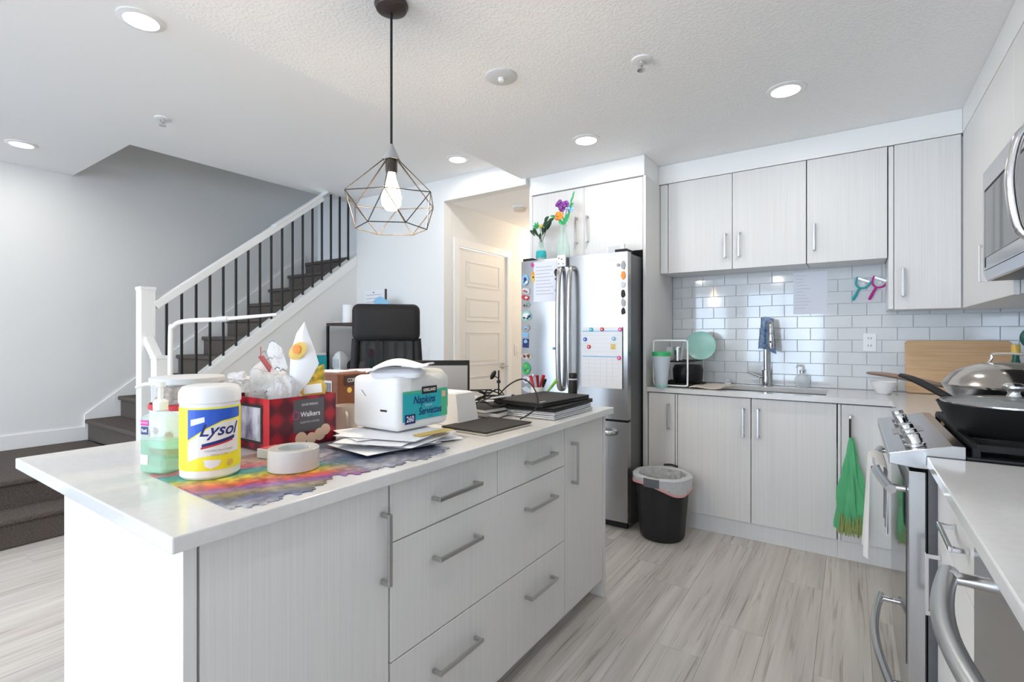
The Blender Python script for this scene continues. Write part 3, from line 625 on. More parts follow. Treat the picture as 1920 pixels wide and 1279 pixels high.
part('globe', MB().lathe([(0.13, -0.02), (0.12, -0.06), (0.08, -0.09), (0.001, -0.10)], 28), M['led'], t, smooth=True)
l = bpy.data.lights.new('hall_lamp', 'POINT'); l.energy = 9; l.color = (1.0, 0.74, 0.48); l.shadow_soft_size = 0.1
o = bpy.data.objects.new('hall_lamp', l); COL.objects.link(o); o.parent = t; o.location = (0, 0, -0.16)

# pendant: wire diamond cage
px, py = -1.412, 1.281
t = thing('pendant_lamp', 'wire diamond cage pendant lamp hanging over the island', 'pendant lamp', (px, py, ZK))
part('canopy', MB().lathe([(0.001, 0), (0.058, 0), (0.062, -0.012), (0.055, -0.026), (0.03, -0.036), (0.001, -0.038)], 32), M['bronze'], t, smooth=True)
part('cord', MB().tube([(0, 0, -0.03), (0, 0, -0.53)], 0.0045, 8), M['black'], t, smooth=True)
part('cap', MB().lathe([(0.006, -0.525), (0.010, -0.535), (0.034, -0.583), (0.030, -0.585), (0.001, -0.575)], 24), M['grey'], t, smooth=True)
part('socket', MB().lathe([(0.022, -0.575), (0.022, -0.62), (0.020, -0.632), (0.001, -0.632)], 20), M['bronze'], t, smooth=True)
part('bulb', MB().lathe([(0.014, -0.63), (0.016, -0.65), (0.030, -0.69), (0.037, -0.72), (0.034, -0.75), (0.020, -0.768), (0.001, -0.773)], 24), M['bulb'], t, smooth=True)
cg = MB(); R1, R2 = 0.172, 0.150; za, zm, zb2, zbot = -0.583, -0.722, -0.775, -0.842
A = math.radians(10)
def rp(r, k, n, z, a0=0): a = A+a0+2*PI*k/n; return (r*math.cos(a), r*math.sin(a), z)
mid = [rp(0.172, k, 6, -0.735 if k % 2 else -0.722) for k in range(6)]
low = [rp(0.130, k, 6, -0.838, PI/6) for k in range(6)]
def wi(p, q): cg.tube([p, q], 0.0019, 6)
for k in range(6):
    top1 = rp(0.028, k, 6, za, 0.05); wi(top1, mid[k]); wi(rp(0.028, k, 6, za, -0.05), mid[k])
    wi(mid[k], mid[(k+1) % 6]); wi(mid[k], low[k]); wi(mid[(k+1) % 6], low[k]); wi(low[k], low[(k+1) % 6])
part('cage', cg, M['wire'], t, smooth=True)
l = bpy.data.lights.new('bulb_light', 'POINT'); l.energy = 9; l.color = (1.0, 0.80, 0.55); l.shadow_soft_size = 0.03
o = bpy.data.objects.new('bulb_light', l); COL.objects.link(o); o.parent = t; o.location = (0, 0, -0.80)

# ------------------------------------------------------------------ fridge
FX0, FX1, FY = -1.998, -1.185, 3.05
t = thing('refrigerator', 'stainless french door refrigerator covered in magnets', 'refrigerator', (-1.59, 3.4, 0))
part('body', MB().box(FX0+0.004, FX1-0.004, FY+0.075, 3.90, 0.02, 1.795), M['gsteel'], t, world=True, bevel=0.004)
part('base_grille', MB().box(FX0+0.02, FX1-0.02, FY+0.05, FY+0.07, 0.003, 0.05), M['black'], t, world=True)
def fdoor(x0, x1, z0, z1, name):
    b = MB(); n = 10; prof = []
    for k in range(n+1):
        u = k/n; xx = x0+(x1-x0)*u; prof.append((xx, FY+0.012*(2*u-1)**2))
    b.prism(prof+[(x1, FY+0.07), (x0, FY+0.07)], 'z', z0, z1)
    return part(name, b, M['steel'], t, world=True, smooth=True)
d1 = fdoor(FX0, -1.614, 0.715, 1.80, 'door'); d2 = fdoor(-1.608, FX1, 0.715, 1.80, 'door'); d3 = fdoor(FX0, FX1, 0.055, 0.70, 'freezer_drawer')
for dd, x in ((d1, -1.655), (d2, -1.572)):
    pts = cat([(x, FY+0.01, 1.72), (x, FY-0.045, 1.67), (x, FY-0.06, 1.30), (x, FY-0.045, 0.94), (x, FY+0.01, 0.89)], 6)
    part('handle', MB().tube(pts, 0.0175, 12), M['nickel'], dd, world=True, smooth=True)
part('handle', MB().tube(cat([(FX0+0.08, FY+0.01, 0.63), (FX0+0.13, FY-0.045, 0.63), (-1.59, FY-0.06, 0.63), (FX1-0.13, FY-0.045, 0.63), (FX1-0.08, FY+0.01, 0.63)], 6), 0.018, 12), M['steelh'], d3, world=True, smooth=True)
part('hinge_cover', MB().box(FX0+0.01, FX0+0.09, FY+0.02, FY+0.12, 1.8005, 1.82), M['black'], t, world=True); part('hinge_cover', MB().box(FX1-0.09, FX1-0.01, FY+0.02, FY+0.12, 1.8005, 1.82), M['black'], t, world=True)
part('emblem', MB().lathe([(0.001, 0), (0.012, 0), (0.012, 0.002), (0.001, 0.002)], 20, (-1.245, FY+0.004, 1.715), Matrix.Rotation(PI/2, 4, 'X')), M['grey'], t, world=True)
# magnets, notes
ym = FY+0.0115
def fyz(x):                                   # front surface of the door at x
    x0, x1 = (FX0, -1.614) if x < -1.611 else (-1.608, FX1); u = (x-x0)/(x1-x0); return FY+0.012*(2*u-1)**2
def magnet(x, z, w_, h_, m, label, shape='box', rot=0, acc=None):
    y = fyz(x)-0.0012
    b = MB()
    if shape == 'disc': b.lathe([(w_/2, 0), (w_/2, 0.006), (w_/2*0.8, 0.008), (0.001, 0.008)], 16, (0,0,0), Matrix.Rotation(PI/2, 4, 'X'))
    elif shape == 'blob':
        n = 12; rnd = random.Random(int(x*1000+z*77)); b.prism([(math.cos(2*PI*k/n)*w_/2*rnd.uniform(0.75, 1.1), math.sin(2*PI*k/n)*h_/2*rnd.uniform(0.75, 1.1)) for k in range(n)], 'y', -0.006, 0)
    else: b.box(-w_/2, w_/2, -0.005, 0, -h_/2, h_/2)
    b.xf(Matrix.Rotation(rot, 4, 'Y'))
    if shape == 'blob': b.xf(Matrix.Diagonal((1.15, 1, 1.2, 1)))
    th = thing('fridge_magnet', label, 'magnet', (x, y, z), 0, 'magnets on the fridge')
    part('plate', b, M[m], th)
    if acc:
        for (dx, dz, r, mm) in acc:
            rq = random.Random(int((x+dx)*3000+z*91)); n = 7; y_ = -0.0062 if shape == 'blob' else -0.0052
            part('print', MB().prism([(dx+math.cos(2*PI*q/n)*r*rq.uniform(0.6, 2.0), dz+math.sin(2*PI*q/n)*r*rq.uniform(0.5, 1.5)) for q in range(n)], 'y', y_-0.0008, y_), M[mm], th)
            part('print', MB().prism([(-dx*0.8+math.cos(2*PI*q/5)*r*rq.uniform(0.3, 1.3), dz*0.3-r*0.8+math.sin(2*PI*q/5)*r*rq.uniform(0.3, 1.0)) for q in range(5)], 'y', y_-0.0012, y_-0.0004), M['charcoal'], th)
L_ = 'of the left fridge door column'
magnet(-1.957, 1.665, 0.055, 0.075, 'lblue', 'blue and dark picture magnet, topmost '+L_, 'blob', 0, [(0.0, 0.01, 0.012, 'navy'), (0.012, -0.02, 0.01, 'paper')])
magnet(-1.952, 1.585, 0.065, 0.035, 'lgrey', 'pale grey oval magnet, second '+L_, 'blob', 0.2, [(-0.01, 0, 0.01, 'red')])
magnet(-1.955, 1.535, 0.065, 0.035, 'red', 'red souvenir magnet, third '+L_, 'blob', 0.2, [(0.005, 0, 0.009, 'paper')])
magnet(-1.952, 1.485, 0.07, 0.04, 'grey', 'grey and red souvenir magnet, fourth '+L_, 'blob', 0.0, [(-0.012, -0.005, 0.01, 'redd'), (0.014, 0.004, 0.008, 'green')])
magnet(-1.945, 1.40, 0.085, 0.065, 'mint', 'round green and white magnet, fifth '+L_, 'blob', 0.0, [(-0.01, 0.005, 0.018, 'paper'), (0.025, 0.0, 0.012, 'navy')])
magnet(-1.952, 1.315, 0.06, 0.045, 'grey', 'silver building magnet, sixth '+L_, 'blob', 0, [(0, 0.004, 0.01, 'lblue')])
magnet(-1.957, 1.265, 0.05, 0.035, 'lblue', 'small pale blue magnet, seventh '+L_, 'box', 0.05)
magnet(-1.955, 1.205, 0.05, 0.065, 'navy', 'dark blue picture magnet, eighth '+L_, 'box', 0.05, [(0, 0.01, 0.013, 'lblue')])
magnet(-1.945, 1.11, 0.08, 0.04, 'beige', 'red and white animal magnet, ninth '+L_, 'blob', 0, [(-0.02, 0, 0.01, 'redd'), (0.02, 0.004, 0.011, 'brown')])
magnet(-1.948, 1.02, 0.065, 0.085, 'green', 'bright green frog-like magnet, tenth '+L_, 'blob', 0, [(-0.008, 0.02, 0.008, 'lime'), (0.008, -0.015, 0.010, 'lime')])
magnet(-1.95, 0.94, 0.065, 0.045, 'lilac', 'pale lilac magnet, second from the bottom '+L_, 'blob', 0.1, [(0, 0, 0.01, 'grey')])
magnet(-1.945, 0.87, 0.07, 0.035, 'silver', 'silver grey magnet, lowest '+L_, 'blob', 0.2)
magnet(-1.888, 1.68, 0.028, 0.075, 'gold', 'yellow mascot-shaped magnet at the left edge of the list', 'blob', 0, [(0, 0.025, 0.010, 'orange')])
magnet(-1.893, 1.765, 0.022, 0.03, 'magenta', 'pink magnet at the top corner of the list', 'blob')
magnet(-1.70, 1.70, 0.026, 0.05, 'charcoal', 'dark star magnet at the right edge of the list', 'blob')
for k, (x, z, m, nm) in enumerate(((-1.70, 1.655, 'navy', 'dark dot magnet below the star magnet'), (-1.70, 1.575, 'teal', 'teal dot magnet low on the right edge of the list'), (-1.688, 1.47, 'mint', 'mint dot magnet beside the left fridge handle'), (-1.688, 1.35, 'orange', 'orange dot magnet beside the left fridge handle'), (-1.72, 1.17, 'lblue', 'blue dot magnet on the left door beside the handle'), (-1.89, 0.975, 'plastw', 'tiny white magnet low on the left fridge door'))):
    magnet(x, z, 0.02, 0.02, m, nm, 'disc')
for k, (z, h_, m, nm) in enumerate(((1.71, 0.05, 'grey', 'grey letter magnet, first'), (1.645, 0.05, 'orange', 'orange flower magnet, second'), (1.585, 0.045, 'lgrey', 'pale oval magnet, third'), (1.53, 0.045, 'charcoal', 'dark magnet, fourth'), (1.47, 0.05, 'grey', 'slim grey magnet, fifth'), (1.415, 0.04, 'charcoal', 'dark magnet, lowest'))):
    magnet(-1.213, z, 0.028, h_, m, nm+' down the right edge of the right fridge door', 'blob')
# list on the left door, calendar board on the right door
t = thing('paper_list', 'white sheet of handwritten notes on the left fridge door', 'paper', (-1.785, FY-0.002, 1.64))
part('sheet', MB().box(-1.885, -1.687, FY-0.0012, FY-0.0004, 1.50, 1.785), M['lilac'], t, world=True)
b = MB()
for k in range(9): b.box(-1.865, -1.72-random.uniform(0, 0.05), FY-0.0018, FY-0.0013, 1.745-k*0.024, 1.748-k*0.024)
part('writing', b, M['text'], t, world=True)
t = thing('calendar_board', 'white magnetic planner board on the right fridge door', 'board', (-1.36, FY-0.004, 1.1))
part('board', MB().box(-1.503, -1.215, FY-0.006, FY-0.0035, 0.915, 1.315), M['paper'], t, world=True, bevel=0.001)
b = MB().box(-1.495, -1.235, FY-0.0068, FY-0.0062, 1.285, 1.292).box(-1.495, -1.235, FY-0.0068, FY-0.0062, 1.118, 1.125)
part('heading_line', b, M['lblue'], t, world=True)
b = MB()
for k in range(12):
    z = 1.262-k*0.027
    if abs(z-1.12) > 0.012: b.box(-1.49, -1.24, FY-0.0066, FY-0.0062, z, z+0.001)
for k in range(1, 6): b.box(-1.49+k*0.042, -1.489+k*0.042, FY-0.0066, FY-0.0062, 0.94, 1.11)
part('ruling', b, M['lgrey'], t, world=True)
for (x, z, m, nm) in ((-1.43, 1.300, 'teal', 'teal button magnet on the top edge of the planner'), (-1.352, 1.300, 'red', 'red button magnet on the top edge of the planner'), (-1.228, 1.298, 'pink', 'pink button magnet at the top right corner of the planner'), (-1.475, 1.235, 'blue', 'blue button magnet at the left of the planner'), (-1.447, 1.185, 'red', 'crimson button magnet left of the planner centre'), (-1.272, 1.24, 'lblue', 'light blue button magnet upper right on the planner'), (-1.235, 1.115, 'pink', 'pink star magnet at the right end of the middle line')):
    t = thing('button_magnet', nm, 'magnet', (x, FY-0.0068, z), 0, 'magnets on the planner')
    part('button', MB().lathe([(0.0135, 0), (0.0135, 0.005), (0.010, 0.008), (0.001, 0.008)], 16, (0,0,0), Matrix.Rotation(PI/2, 4, 'X')), M[m], t, smooth=True)
    part('print', MB().box(-0.004, 0.004, -0.0090, -0.0081, -0.004, 0.004), M['paper'], t)
solo('sticky_note', 'small yellow sticky note on the planner', 'note', MB().box(-1.292, -1.26, FY-0.0078, FY-0.0069, 1.17, 1.205), M['gold'], (-1.276, FY-0.007, 1.187))
t = thing('magnetic_clip', 'silver patterned magnetic box above the left fridge handle', 'magnet', (-1.645, FY-0.02, 1.77))
part('box', MB().box(-1.682, -1.618, FY-0.018, FY-0.0005, 1.735, 1.815), M['silver'], t, world=True, bevel=0.002)
b = MB()
for (dx, dz) in ((0.012, 0.02), (0.035, 0.05), (0.046, 0.018), (0.014, 0.058)): b.box(-1.682+dx-0.006, -1.682+dx+0.006, FY-0.0195, FY-0.0182, 1.735+dz-0.003, 1.735+dz+0.003)
part('print', b, M['charcoal'], t, world=True)

# flowers on the fridge
def leafy(b, p, q, w_, bend=0.0, n=6):
    p, q = Vector(p), Vector(q); t_ = q-p; side = t_.cross(Vector((0,1,0.3))).normalized()
    def fn(u, v):
        ww = w_*math.sin(PI*min(max(u, 0.02), 0.98))**0.8; c = p+t_*u+Vector((0,0,bend*math.sin(PI*u)))
        return c+side*(ww*(v-0.5))+Vector((0, -abs(v-0.5)*ww*0.4, 0))
    b.grid(fn, n, 2)
vz = 1.8005
t = thing('flower_vase', 'small glass vase with teal band and dark foliage on the fridge', 'vase', (-1.888, 3.16, vz))
part('vase', MB().lathe([(0.001, 0), (0.034, 0), (0.038, 0.02), (0.036, 0.07), (0.022, 0.10), (0.018, 0.135), (0.022, 0.145), (0.018, 0.145), (0.014, 0.13), (0.001, 0.12)], 24), M['gglass'], t, smooth=True)
part('band', MB().lathe([(0.0385, 0.03), (0.0392, 0.045), (0.0375, 0.075), (0.034, 0.082)], 24, cap=False), M['teal'], t, smooth=True)
b = MB()
for (dx, dz) in ((-0.05, 0.27), (0.02, 0.30), (0.07, 0.31), (-0.01, 0.29)): b.tube(cat([(0, 0, 0.10), (dx*0.3, 0, 0.18), (dx, 0, dz-0.02)], 5), 0.0022, 6)
part('stem', b, M['leaf'], t)
b = MB(); rnd = random.Random(3)
for (dx, dz) in ((-0.10, 0.245), (-0.075, 0.26), (-0.055, 0.24), (0.055, 0.30), (0.075, 0.325), (0.09, 0.285), (0.05, 0.26), (0.03, 0.25), (-0.02, 0.22), (0.105, 0.315), (0.065, 0.27)):
    leafy(b, (dx*0.45, rnd.uniform(-0.02, 0.02), dz-0.05), (dx, rnd.uniform(-0.03, 0.03), dz), 0.026, 0.008)
part('foliage', b, M['leaf'], t, smooth=True)
b = MB()
for k in range(6):
    a = 2*PI*k/6; leafy(b, (-0.035, 0, 0.255), (-0.035+0.028*math.cos(a), -0.01, 0.275+0.028*math.sin(a)), 0.018)
part('blossom', b, M['green'], t, smooth=True)
b = MB().ball((0.005, -0.01, 0.262), 0.016, 10, 6)
part('blossom', b, M['gold'], t, smooth=True)
t = thing('flower_bottle', 'tall clear bottle with purple and orange flowers on the fridge', 'vase', (-1.70, 3.15, vz))
part('bottle', MB().lathe([(0.001, 0), (0.046, 0), (0.050, 0.015), (0.048, 0.09), (0.030, 0.15), (0.020, 0.18), (0.019, 0.235), (0.024, 0.245), (0.019, 0.245), (0.015, 0.23), (0.001, 0.22)], 24), M['gglass'], t, smooth=True)
b = MB()
for (dx, dz) in ((-0.04, 0.34), (0.0, 0.40), (0.03, 0.38), (0.085, 0.47)): b.tube(cat([(0, 0, 0.06), (dx*0.1, 0, 0.22), (dx, 0, dz-0.02)], 5), 0.0022, 6)
part('stem', b, M['leaf'], t)
def petals(cx, cz, r, m, n=7, s=0):
    b = MB(); rn = random.Random(s)
    for k in range(n):
        a = 2*PI*k/n+s; b.ball((cx+math.cos(a)*r*0.55, rn.uniform(-0.012, 0.012), cz+math.sin(a)*r*0.5), r*0.52, 8, 5, (1, 0.6, 0.85))
    b.ball((cx, -0.012, cz), r*0.4, 8, 5); part('blossom', b, M[m], t, smooth=True)
petals(-0.03, 0.405, 0.032, 'purple', 7, 1); petals(0.015, 0.395, 0.03, 'purple', 7, 2); petals(-0.008, 0.365, 0.026, 'purple', 6, 3); petals(-0.032, 0.315, 0.036, 'orange', 6, 4); petals(0.055, 0.355, 0.026, 'lblue', 6, 5)
b = MB()
for (x0, z0_, x1, z1_, w_) in ((0, 0.25, 0.05, 0.31, 0.035), (0, 0.25, -0.03, 0.29, 0.03), (0.01, 0.26, 0.06, 0.33, 0.03), (-0.05, 0.31, -0.10, 0.325, 0.02), (0.06, 0.39, 0.082, 0.44, 0.016), (0.075, 0.43, 0.095, 0.475, 0.014), (0.05, 0.37, 0.09, 0.39, 0.02)): leafy(b, (x0, 0, z0_), (x1, -0.01, z1_), w_)
part('foliage', b, M['green'], t, smooth=True)
t = thing('weather_station', 'small white digital display standing on the fridge', 'display', (-1.28, 3.12, vz))
part('case', MB().box(-1.345, -1.225, 3.105, 3.13, vz+0.0005, vz+0.062), M['plastw'], t, world=True, bevel=0.004); part('screen', MB().box(-1.337, -1.25, 3.1035, 3.1048, vz+0.008, vz+0.052), M['lgrey'], t, world=True)
# ------------------------------------------------------------------ range
RY0, RY1 = 1.843, 2.603
t = thing('gas_range', 'stainless gas range with chrome knobs and black grates', 'range', (0.45, 2.22, 0))
part('body', MB().box(0.182, XR-0.014, RY0, RY1, 0.06, 0.895), M['gsteel'], t, world=True)
for (x, y) in ((0.26, RY0+0.06), (0.26, RY1-0.06), (0.72, RY0+0.06), (0.72, RY1-0.06)): part('foot', MB().lathe([(0.02, 0.001), (0.02, 0.059)], 12, (x, y, 0)), M['black'], t, world=True)
cp = part('control_panel', MB().prism([(0.15, 0.872), (0.092, 0.878), (0.092, 0.908), (0.235, 0.945), (0.262, 0.945), (0.262, 0.896), (0.18, 0.872)], 'y', RY0, RY1), M['steelh'], t, world=True, bevel=0.002)
nrm = Vector((-0.25, 0, 0.968)).normalized(); K = Vector((0,0,1)).rotation_difference(nrm).to_matrix().to_4x4()
for y in (2.47, 2.345, 2.10, 1.99, 1.905):
    c = Vector((0.158, y, 0.9255))
    b = MB().lathe([(0.026, 0.001), (0.026, 0.008), (0.020, 0.010), (0.019, 0.034), (0.016, 0.038), (0.001, 0.038)], 24, c, K)
    part('knob', b, M['chrome'], cp, world=True, smooth=True)
part('display', MB().quad((0.12, 2.16, 0.9160), (0.12, 2.28, 0.9160), (0.20, 2.28, 0.9368), (0.20, 2.16, 0.9368)), M['grey'], cp, world=True)
od = part('oven_door', MB().box(0.137, 0.179, RY0+0.004, RY1-0.004, 0.245, 0.862), M['steelh'], t, world=True, bevel=0.004)
part('window', MB().box(0.1345, 0.1366, RY0+0.05, RY1-0.05, 0.275, 0.80), M['ovenglass'], od, world=True)
wdw = part('warming_drawer', MB().box(0.140, 0.179, RY0+0.004, RY1-0.004, 0.075, 0.236), M['steelh'], t, world=True, bevel=0.004)
def bowed(parent, z, depth=0.05):
    pts = [(0.100-0.03*math.sin(PI*k/16), RY0+0.05+(RY1-RY0-0.10)*k/16, z) for k in range(17)]
    h = part('handle', MB().tube(pts, 0.0135, 12), M['steelh'], parent, world=True, smooth=True)
    for y in (RY0+0.08, RY1-0.08): part('handle_post', MB().tube([(0.096, y, z), (0.1395, y, z)], 0.011, 10), M['chrome'], parent, world=True, smooth=True)
bowed(od, 0.79); bowed(wdw, 0.19)
part('cooktop', MB().box(0.263, XR-0.02, RY0+0.003, RY1-0.003, 0.897, 0.918), M['blackgl'], t, world=True, bevel=0.003)
for (x0, x1, y0, y1) in ((0.285, 0.79, 1.858, 2.10), (0.285, 0.79, 2.105, 2.345), (0.285, 0.79, 2.35, 2.592)):
    b = MB(); z = 0.945
    for (p, q) in (((x0, y0), (x1, y0)), ((x0, y1), (x1, y1)), ((x0, y0), (x0, y1)), ((x1, y0), (x1, y1)), (((x0+x1)/2, y0), ((x0+x1)/2, y1)), ((x0, (y0+y1)/2), (x1, (y0+y1)/2))):
        b.bar((p[0], p[1], z), (q[0], q[1], z), 0.014, 0.018)
    for (x, y) in ((x0, y0), (x1, y0), (x0, y1), (x1, y1)): b.box(x-0.008, x+0.008, y-0.008, y+0.008, 0.9185, z)
    part('grate', b, M['iron'], t, world=True)
for (x, y) in ((0.40, 2.04), (0.40, 2.40), (0.66, 2.04), (0.66, 2.40), (0.53, 2.225)): part('burner', MB().lathe([(0.045, 0.9185), (0.045, 0.927), (0.030, 0.929), (0.030, 0.934), (0.001, 0.935)], 20, (x, y, 0)), M['iron'], t, world=True)
gz = 0.9545
# black skillet with glass lid on the front burner
c = Vector((0.405, 2.092, gz)); hd = Vector((-0.62, 0.78, 0)).normalized()
t = thing('skillet', 'black skillet with long black handle on the near front burner', 'pan', tuple(c))
part('pan', MB().lathe([(0.001, 0), (0.125, 0), (0.150, 0.02), (0.178, 0.088), (0.181, 0.092), (0.176, 0.092), (0.146, 0.024), (0.122, 0.006), (0.001, 0.006)], 48), M['iron'], t, smooth=True)
hp = cat([tuple(hd*0.172+Vector((0,0,0.075))), tuple(hd*0.23+Vector((0,0,0.098))), tuple(hd*0.33+Vector((0,0,0.135))), tuple(hd*0.40+Vector((0,0,0.150)))], 6)
part('handle', MB().tube(hp, [0.011+0.006*math.sin(PI*k/(len(hp)-1)) for k in range(len(hp))], 10, flat=0.7), M['black'], t, smooth=True)
t = thing('pan_cover', 'glass lid with chrome knob lying on the black skillet', 'lid', (c.x, c.y, gz+0.09))
part('glass', MB().lathe([(0.168, 0.0035), (0.15, 0.010), (0.10, 0.020), (0.03, 0.026), (0.001, 0.026)], 40, cap=False), M['glassy'], t, smooth=True)
part('rim', MB().lathe([(0.172, 0.003), (0.172, 0.007), (0.164, 0.007), (0.164, 0.003), (0.172, 0.003)], 40, cap=False), M['chrome'], t, smooth=True)
part('knob', MB().lathe([(0.018, 0.026), (0.014, 0.036), (0.016, 0.044), (0.027, 0.052), (0.027, 0.058), (0.018, 0.066), (0.001, 0.068)], 24), M['chrome'], t, smooth=True)
# wok with dome lid behind it
c = Vector((0.465, 2.452, gz)); hd = Vector((-0.93, 0.36, 0)).normalized()
t = thing('wok', 'steel wok with grey wooden handle on the far burner', 'pan', tuple(c))
part('pan', MB().lathe([(0.001, 0), (0.06, 0.0), (0.11, 0.022), (0.155, 0.065), (0.185, 0.118), (0.181, 0.118), (0.150, 0.068), (0.10, 0.026), (0.001, 0.006)], 48), M['steelh'], t, smooth=True)
hp = cat([tuple(hd*0.18+Vector((0,0,0.108))), tuple(hd*0.26+Vector((0,0,0.122))), tuple(hd*0.36+Vector((0,0,0.138))), tuple(hd*0.44+Vector((0,0,0.143)))], 6)
part('handle', MB().tube(hp, [0.006+0.012*math.sin(PI*min(1, 0.15+0.85*k/(len(hp)-1)))**0.6 for k in range(len(hp))], 10, flat=0.6), M['wood'], t, smooth=True)
t = thing('dome_lid', 'stainless dome lid with loop handle covering the wok', 'lid', (c.x, c.y, gz+0.119))
part('dome', MB().lathe([(0.188, 0.0), (0.190, 0.006), (0.182, 0.010), (0.17, 0.03), (0.14, 0.058), (0.09, 0.078), (0.04, 0.085), (0.001, 0.086)], 48, cap=False), mat('dome_steel', (0.52, 0.48, 0.44), 0.14, 1.0), t, smooth=True)
hv = Vector((0.82, -0.57, 0))
part('handle', MB().tube(cat([tuple(hv*-0.062+Vector((0,0,0.080))), tuple(hv*-0.052+Vector((0,0,0.100))), tuple(hv*-0.044+Vector((0,0,0.115))), tuple(hv*0.044+Vector((0,0,0.115))), tuple(hv*0.052+Vector((0,0,0.100))), tuple(hv*0.062+Vector((0,0,0.080)))], 5), 0.0045, 8), M['chrome'], t, smooth=True)
# towels on the oven handle
def drape(x_in, x_out, z, y0, y1, zi, zo, seedv, amp=0.006):
    rn = random.Random(seedv); ph = [rn.uniform(0, 6) for _ in range(3)]
    def fn(u, v):
        y = y0+(y1-y0)*u; wv = amp*math.sin(u*14+ph[0])+amp*0.5*math.sin(u*31+ph[1])
        s = v*2-1
        if s < -0.08: k = (-s-0.08)/0.92; return (x_in-wv*k*0.4, y, z-(z-zi)*k-0.0*u)
        if s > 0.08: k = (s-0.08)/0.92; return (x_out+wv*k-0.012*k, y+0.02*k*math.sin(u*3+ph[2]), z-(z-zo)*k)
        a = (s/0.08)*PI/2; return ((x_in+x_out)/2+(x_out-x_in)/2*math.sin(a), y, z+0.016*math.cos(a))
    return MB().grid(fn, 26, 40)
solo('tea_towel', 'white and grey tea towel draped over the oven handle', 'towel', drape(0.106, 0.052, 0.79, 2.16, 2.42, 0.56, 0.46, 4), M['towel'], (0.08, 2.3, 0.79), smooth=True, solid=0.002)
# green net bag on the corner cabinet handle
t = thing('net_bag', 'green net shopping bag hanging from the corner cabinet handle', 'bag', (0.0, 3.30, 0.16))
rn = random.Random(5)
def bagf(u, v):
    z = 0.70-(0.70-0.20)*v; wd = 0.008+0.040*min(1, v*1.7)+0.012*v
    a = 2*PI*u; rr = 1+0.22*math.sin(a*5+v*5)+0.16*math.sin(a*9-v*8)
    return (0.0+wd*math.cos(a)*rr, 3.293+min(0.022, 0.006+0.04*v)*math.sin(a)*rr, z+0.012*math.sin(a*3)*v)
part('netting', MB().grid(bagf, 48, 24), M['net'], t, world=True, smooth=True, merge=True)
b = MB()
for k in range(170):
    a = rn.uniform(0, 2*PI); x = 0.064*math.cos(a)*rn.uniform(0.5, 1.05); y = 3.291+0.027*math.sin(a)
    b.tube([(x, y, 0.215+rn.uniform(0, 0.075)), (x+rn.uniform(-0.008, 0.008), y+rn.uniform(-0.006, 0.002), 0.165+rn.uniform(0, 0.04))], 0.0022, 5)
part('fringe', b, M['netd'], t, world=True)['kind'] = 'stuff'
part('strap', MB().tube(cat([(-0.005, 3.300, 0.69), (-0.006, 3.3, 0.76), (-0.005, 3.306, 0.80)], 4), 0.005, 6), M['charcoal'], t, world=True)

# ------------------------------------------------------------------ microwave
MX = 0.415
t = thing('microwave', 'stainless over-the-range microwave with curved chrome handle', 'microwave', (0.6, 2.21, 1.46))
part('body', MB().box(MX+0.022, XR-0.013, 1.836, 2.588, 1.462, 1.876), M['gsteel'], t, world=True, bevel=0.003)
d = part('door', MB().box(MX, MX+0.02, 1.838, 2.586, 1.500, 1.874), M['steelh'], t, world=True, bevel=0.003)
part('window', MB().box(MX-0.002, MX-0.0002, 1.99, 2.535, 1.545, 1.79), M['ovenglass'], d, world=True, bevel=0.0008)
part('window_frame', MB().box(MX-0.0015, MX-0.0002, 2.538, 2.545, 1.51, 1.80).box(MX-0.0015, MX-0.0002, 1.985, 2.545, 1.793, 1.80), M['black'], d, world=True)
part('vent_strip', MB().prism([(MX, 1.498), (MX+0.02, 1.498), (MX+0.05, 1.463), (MX+0.012, 1.463)], 'y', 1.838, 2.586), M['steelh'], t, world=True, bevel=0.002)
hp = cat([(MX, 1.93, 1.835), (MX-0.032, 1.93, 1.80), (MX-0.048, 1.93, 1.69), (MX-0.032, 1.93, 1.555), (MX, 1.93, 1.52)], 6)
part('handle', MB().tube(hp, 0.0135, 12), M['chrome'], d, world=True, smooth=True)
part('control_panel', MB().box(MX-0.002, MX-0.0003, 1.85, 1.90, 1.52, 1.86), M['blackgl'], d, world=True)

# ------------------------------------------------------------------ things on the sink counter
cz = CT+0.0005
t = thing('faucet', 'tall chrome gooseneck kitchen faucet behind the sink', 'faucet', (-0.49, 3.855, cz))
part('base', MB().lathe([(0.001, 0), (0.032, 0), (0.032, 0.006), (0.027, 0.008), (0.027, 0.11), (0.020, 0.114), (0.001, 0.104)], 24), M['chrome'], t, smooth=True)
part('spout', MB().tube(cat([(0, 0, 0.10), (0, 0, 0.25), (0, 0, 0.38), (0.01, -0.02, 0.425), (0.03, -0.075, 0.445), (0.045, -0.13, 0.42), (0.048, -0.145, 0.36)], 7), 0.0155, 12), M['chrome'], t, smooth=True)
part('spray_head', MB().lathe([(0.014, 0.36), (0.017, 0.34), (0.019, 0.27), (0.017, 0.262), (0.001, 0.262)], 20, (0.049, -0.146, 0)), M['chrome'], t, smooth=True)
part('button', MB().box(0.044, 0.054, -0.169, -0.163, 0.30, 0.315), M['black'], t)
part('lever', MB().tube([(0, 0, 0.055), (-0.03, -0.012, 0.062)], 0.014, 12).tube([(-0.03, -0.012, 0.062), (-0.115, -0.03, 0.098)], [0.010, 0.008], 10), M['chrome'], t, smooth=True)
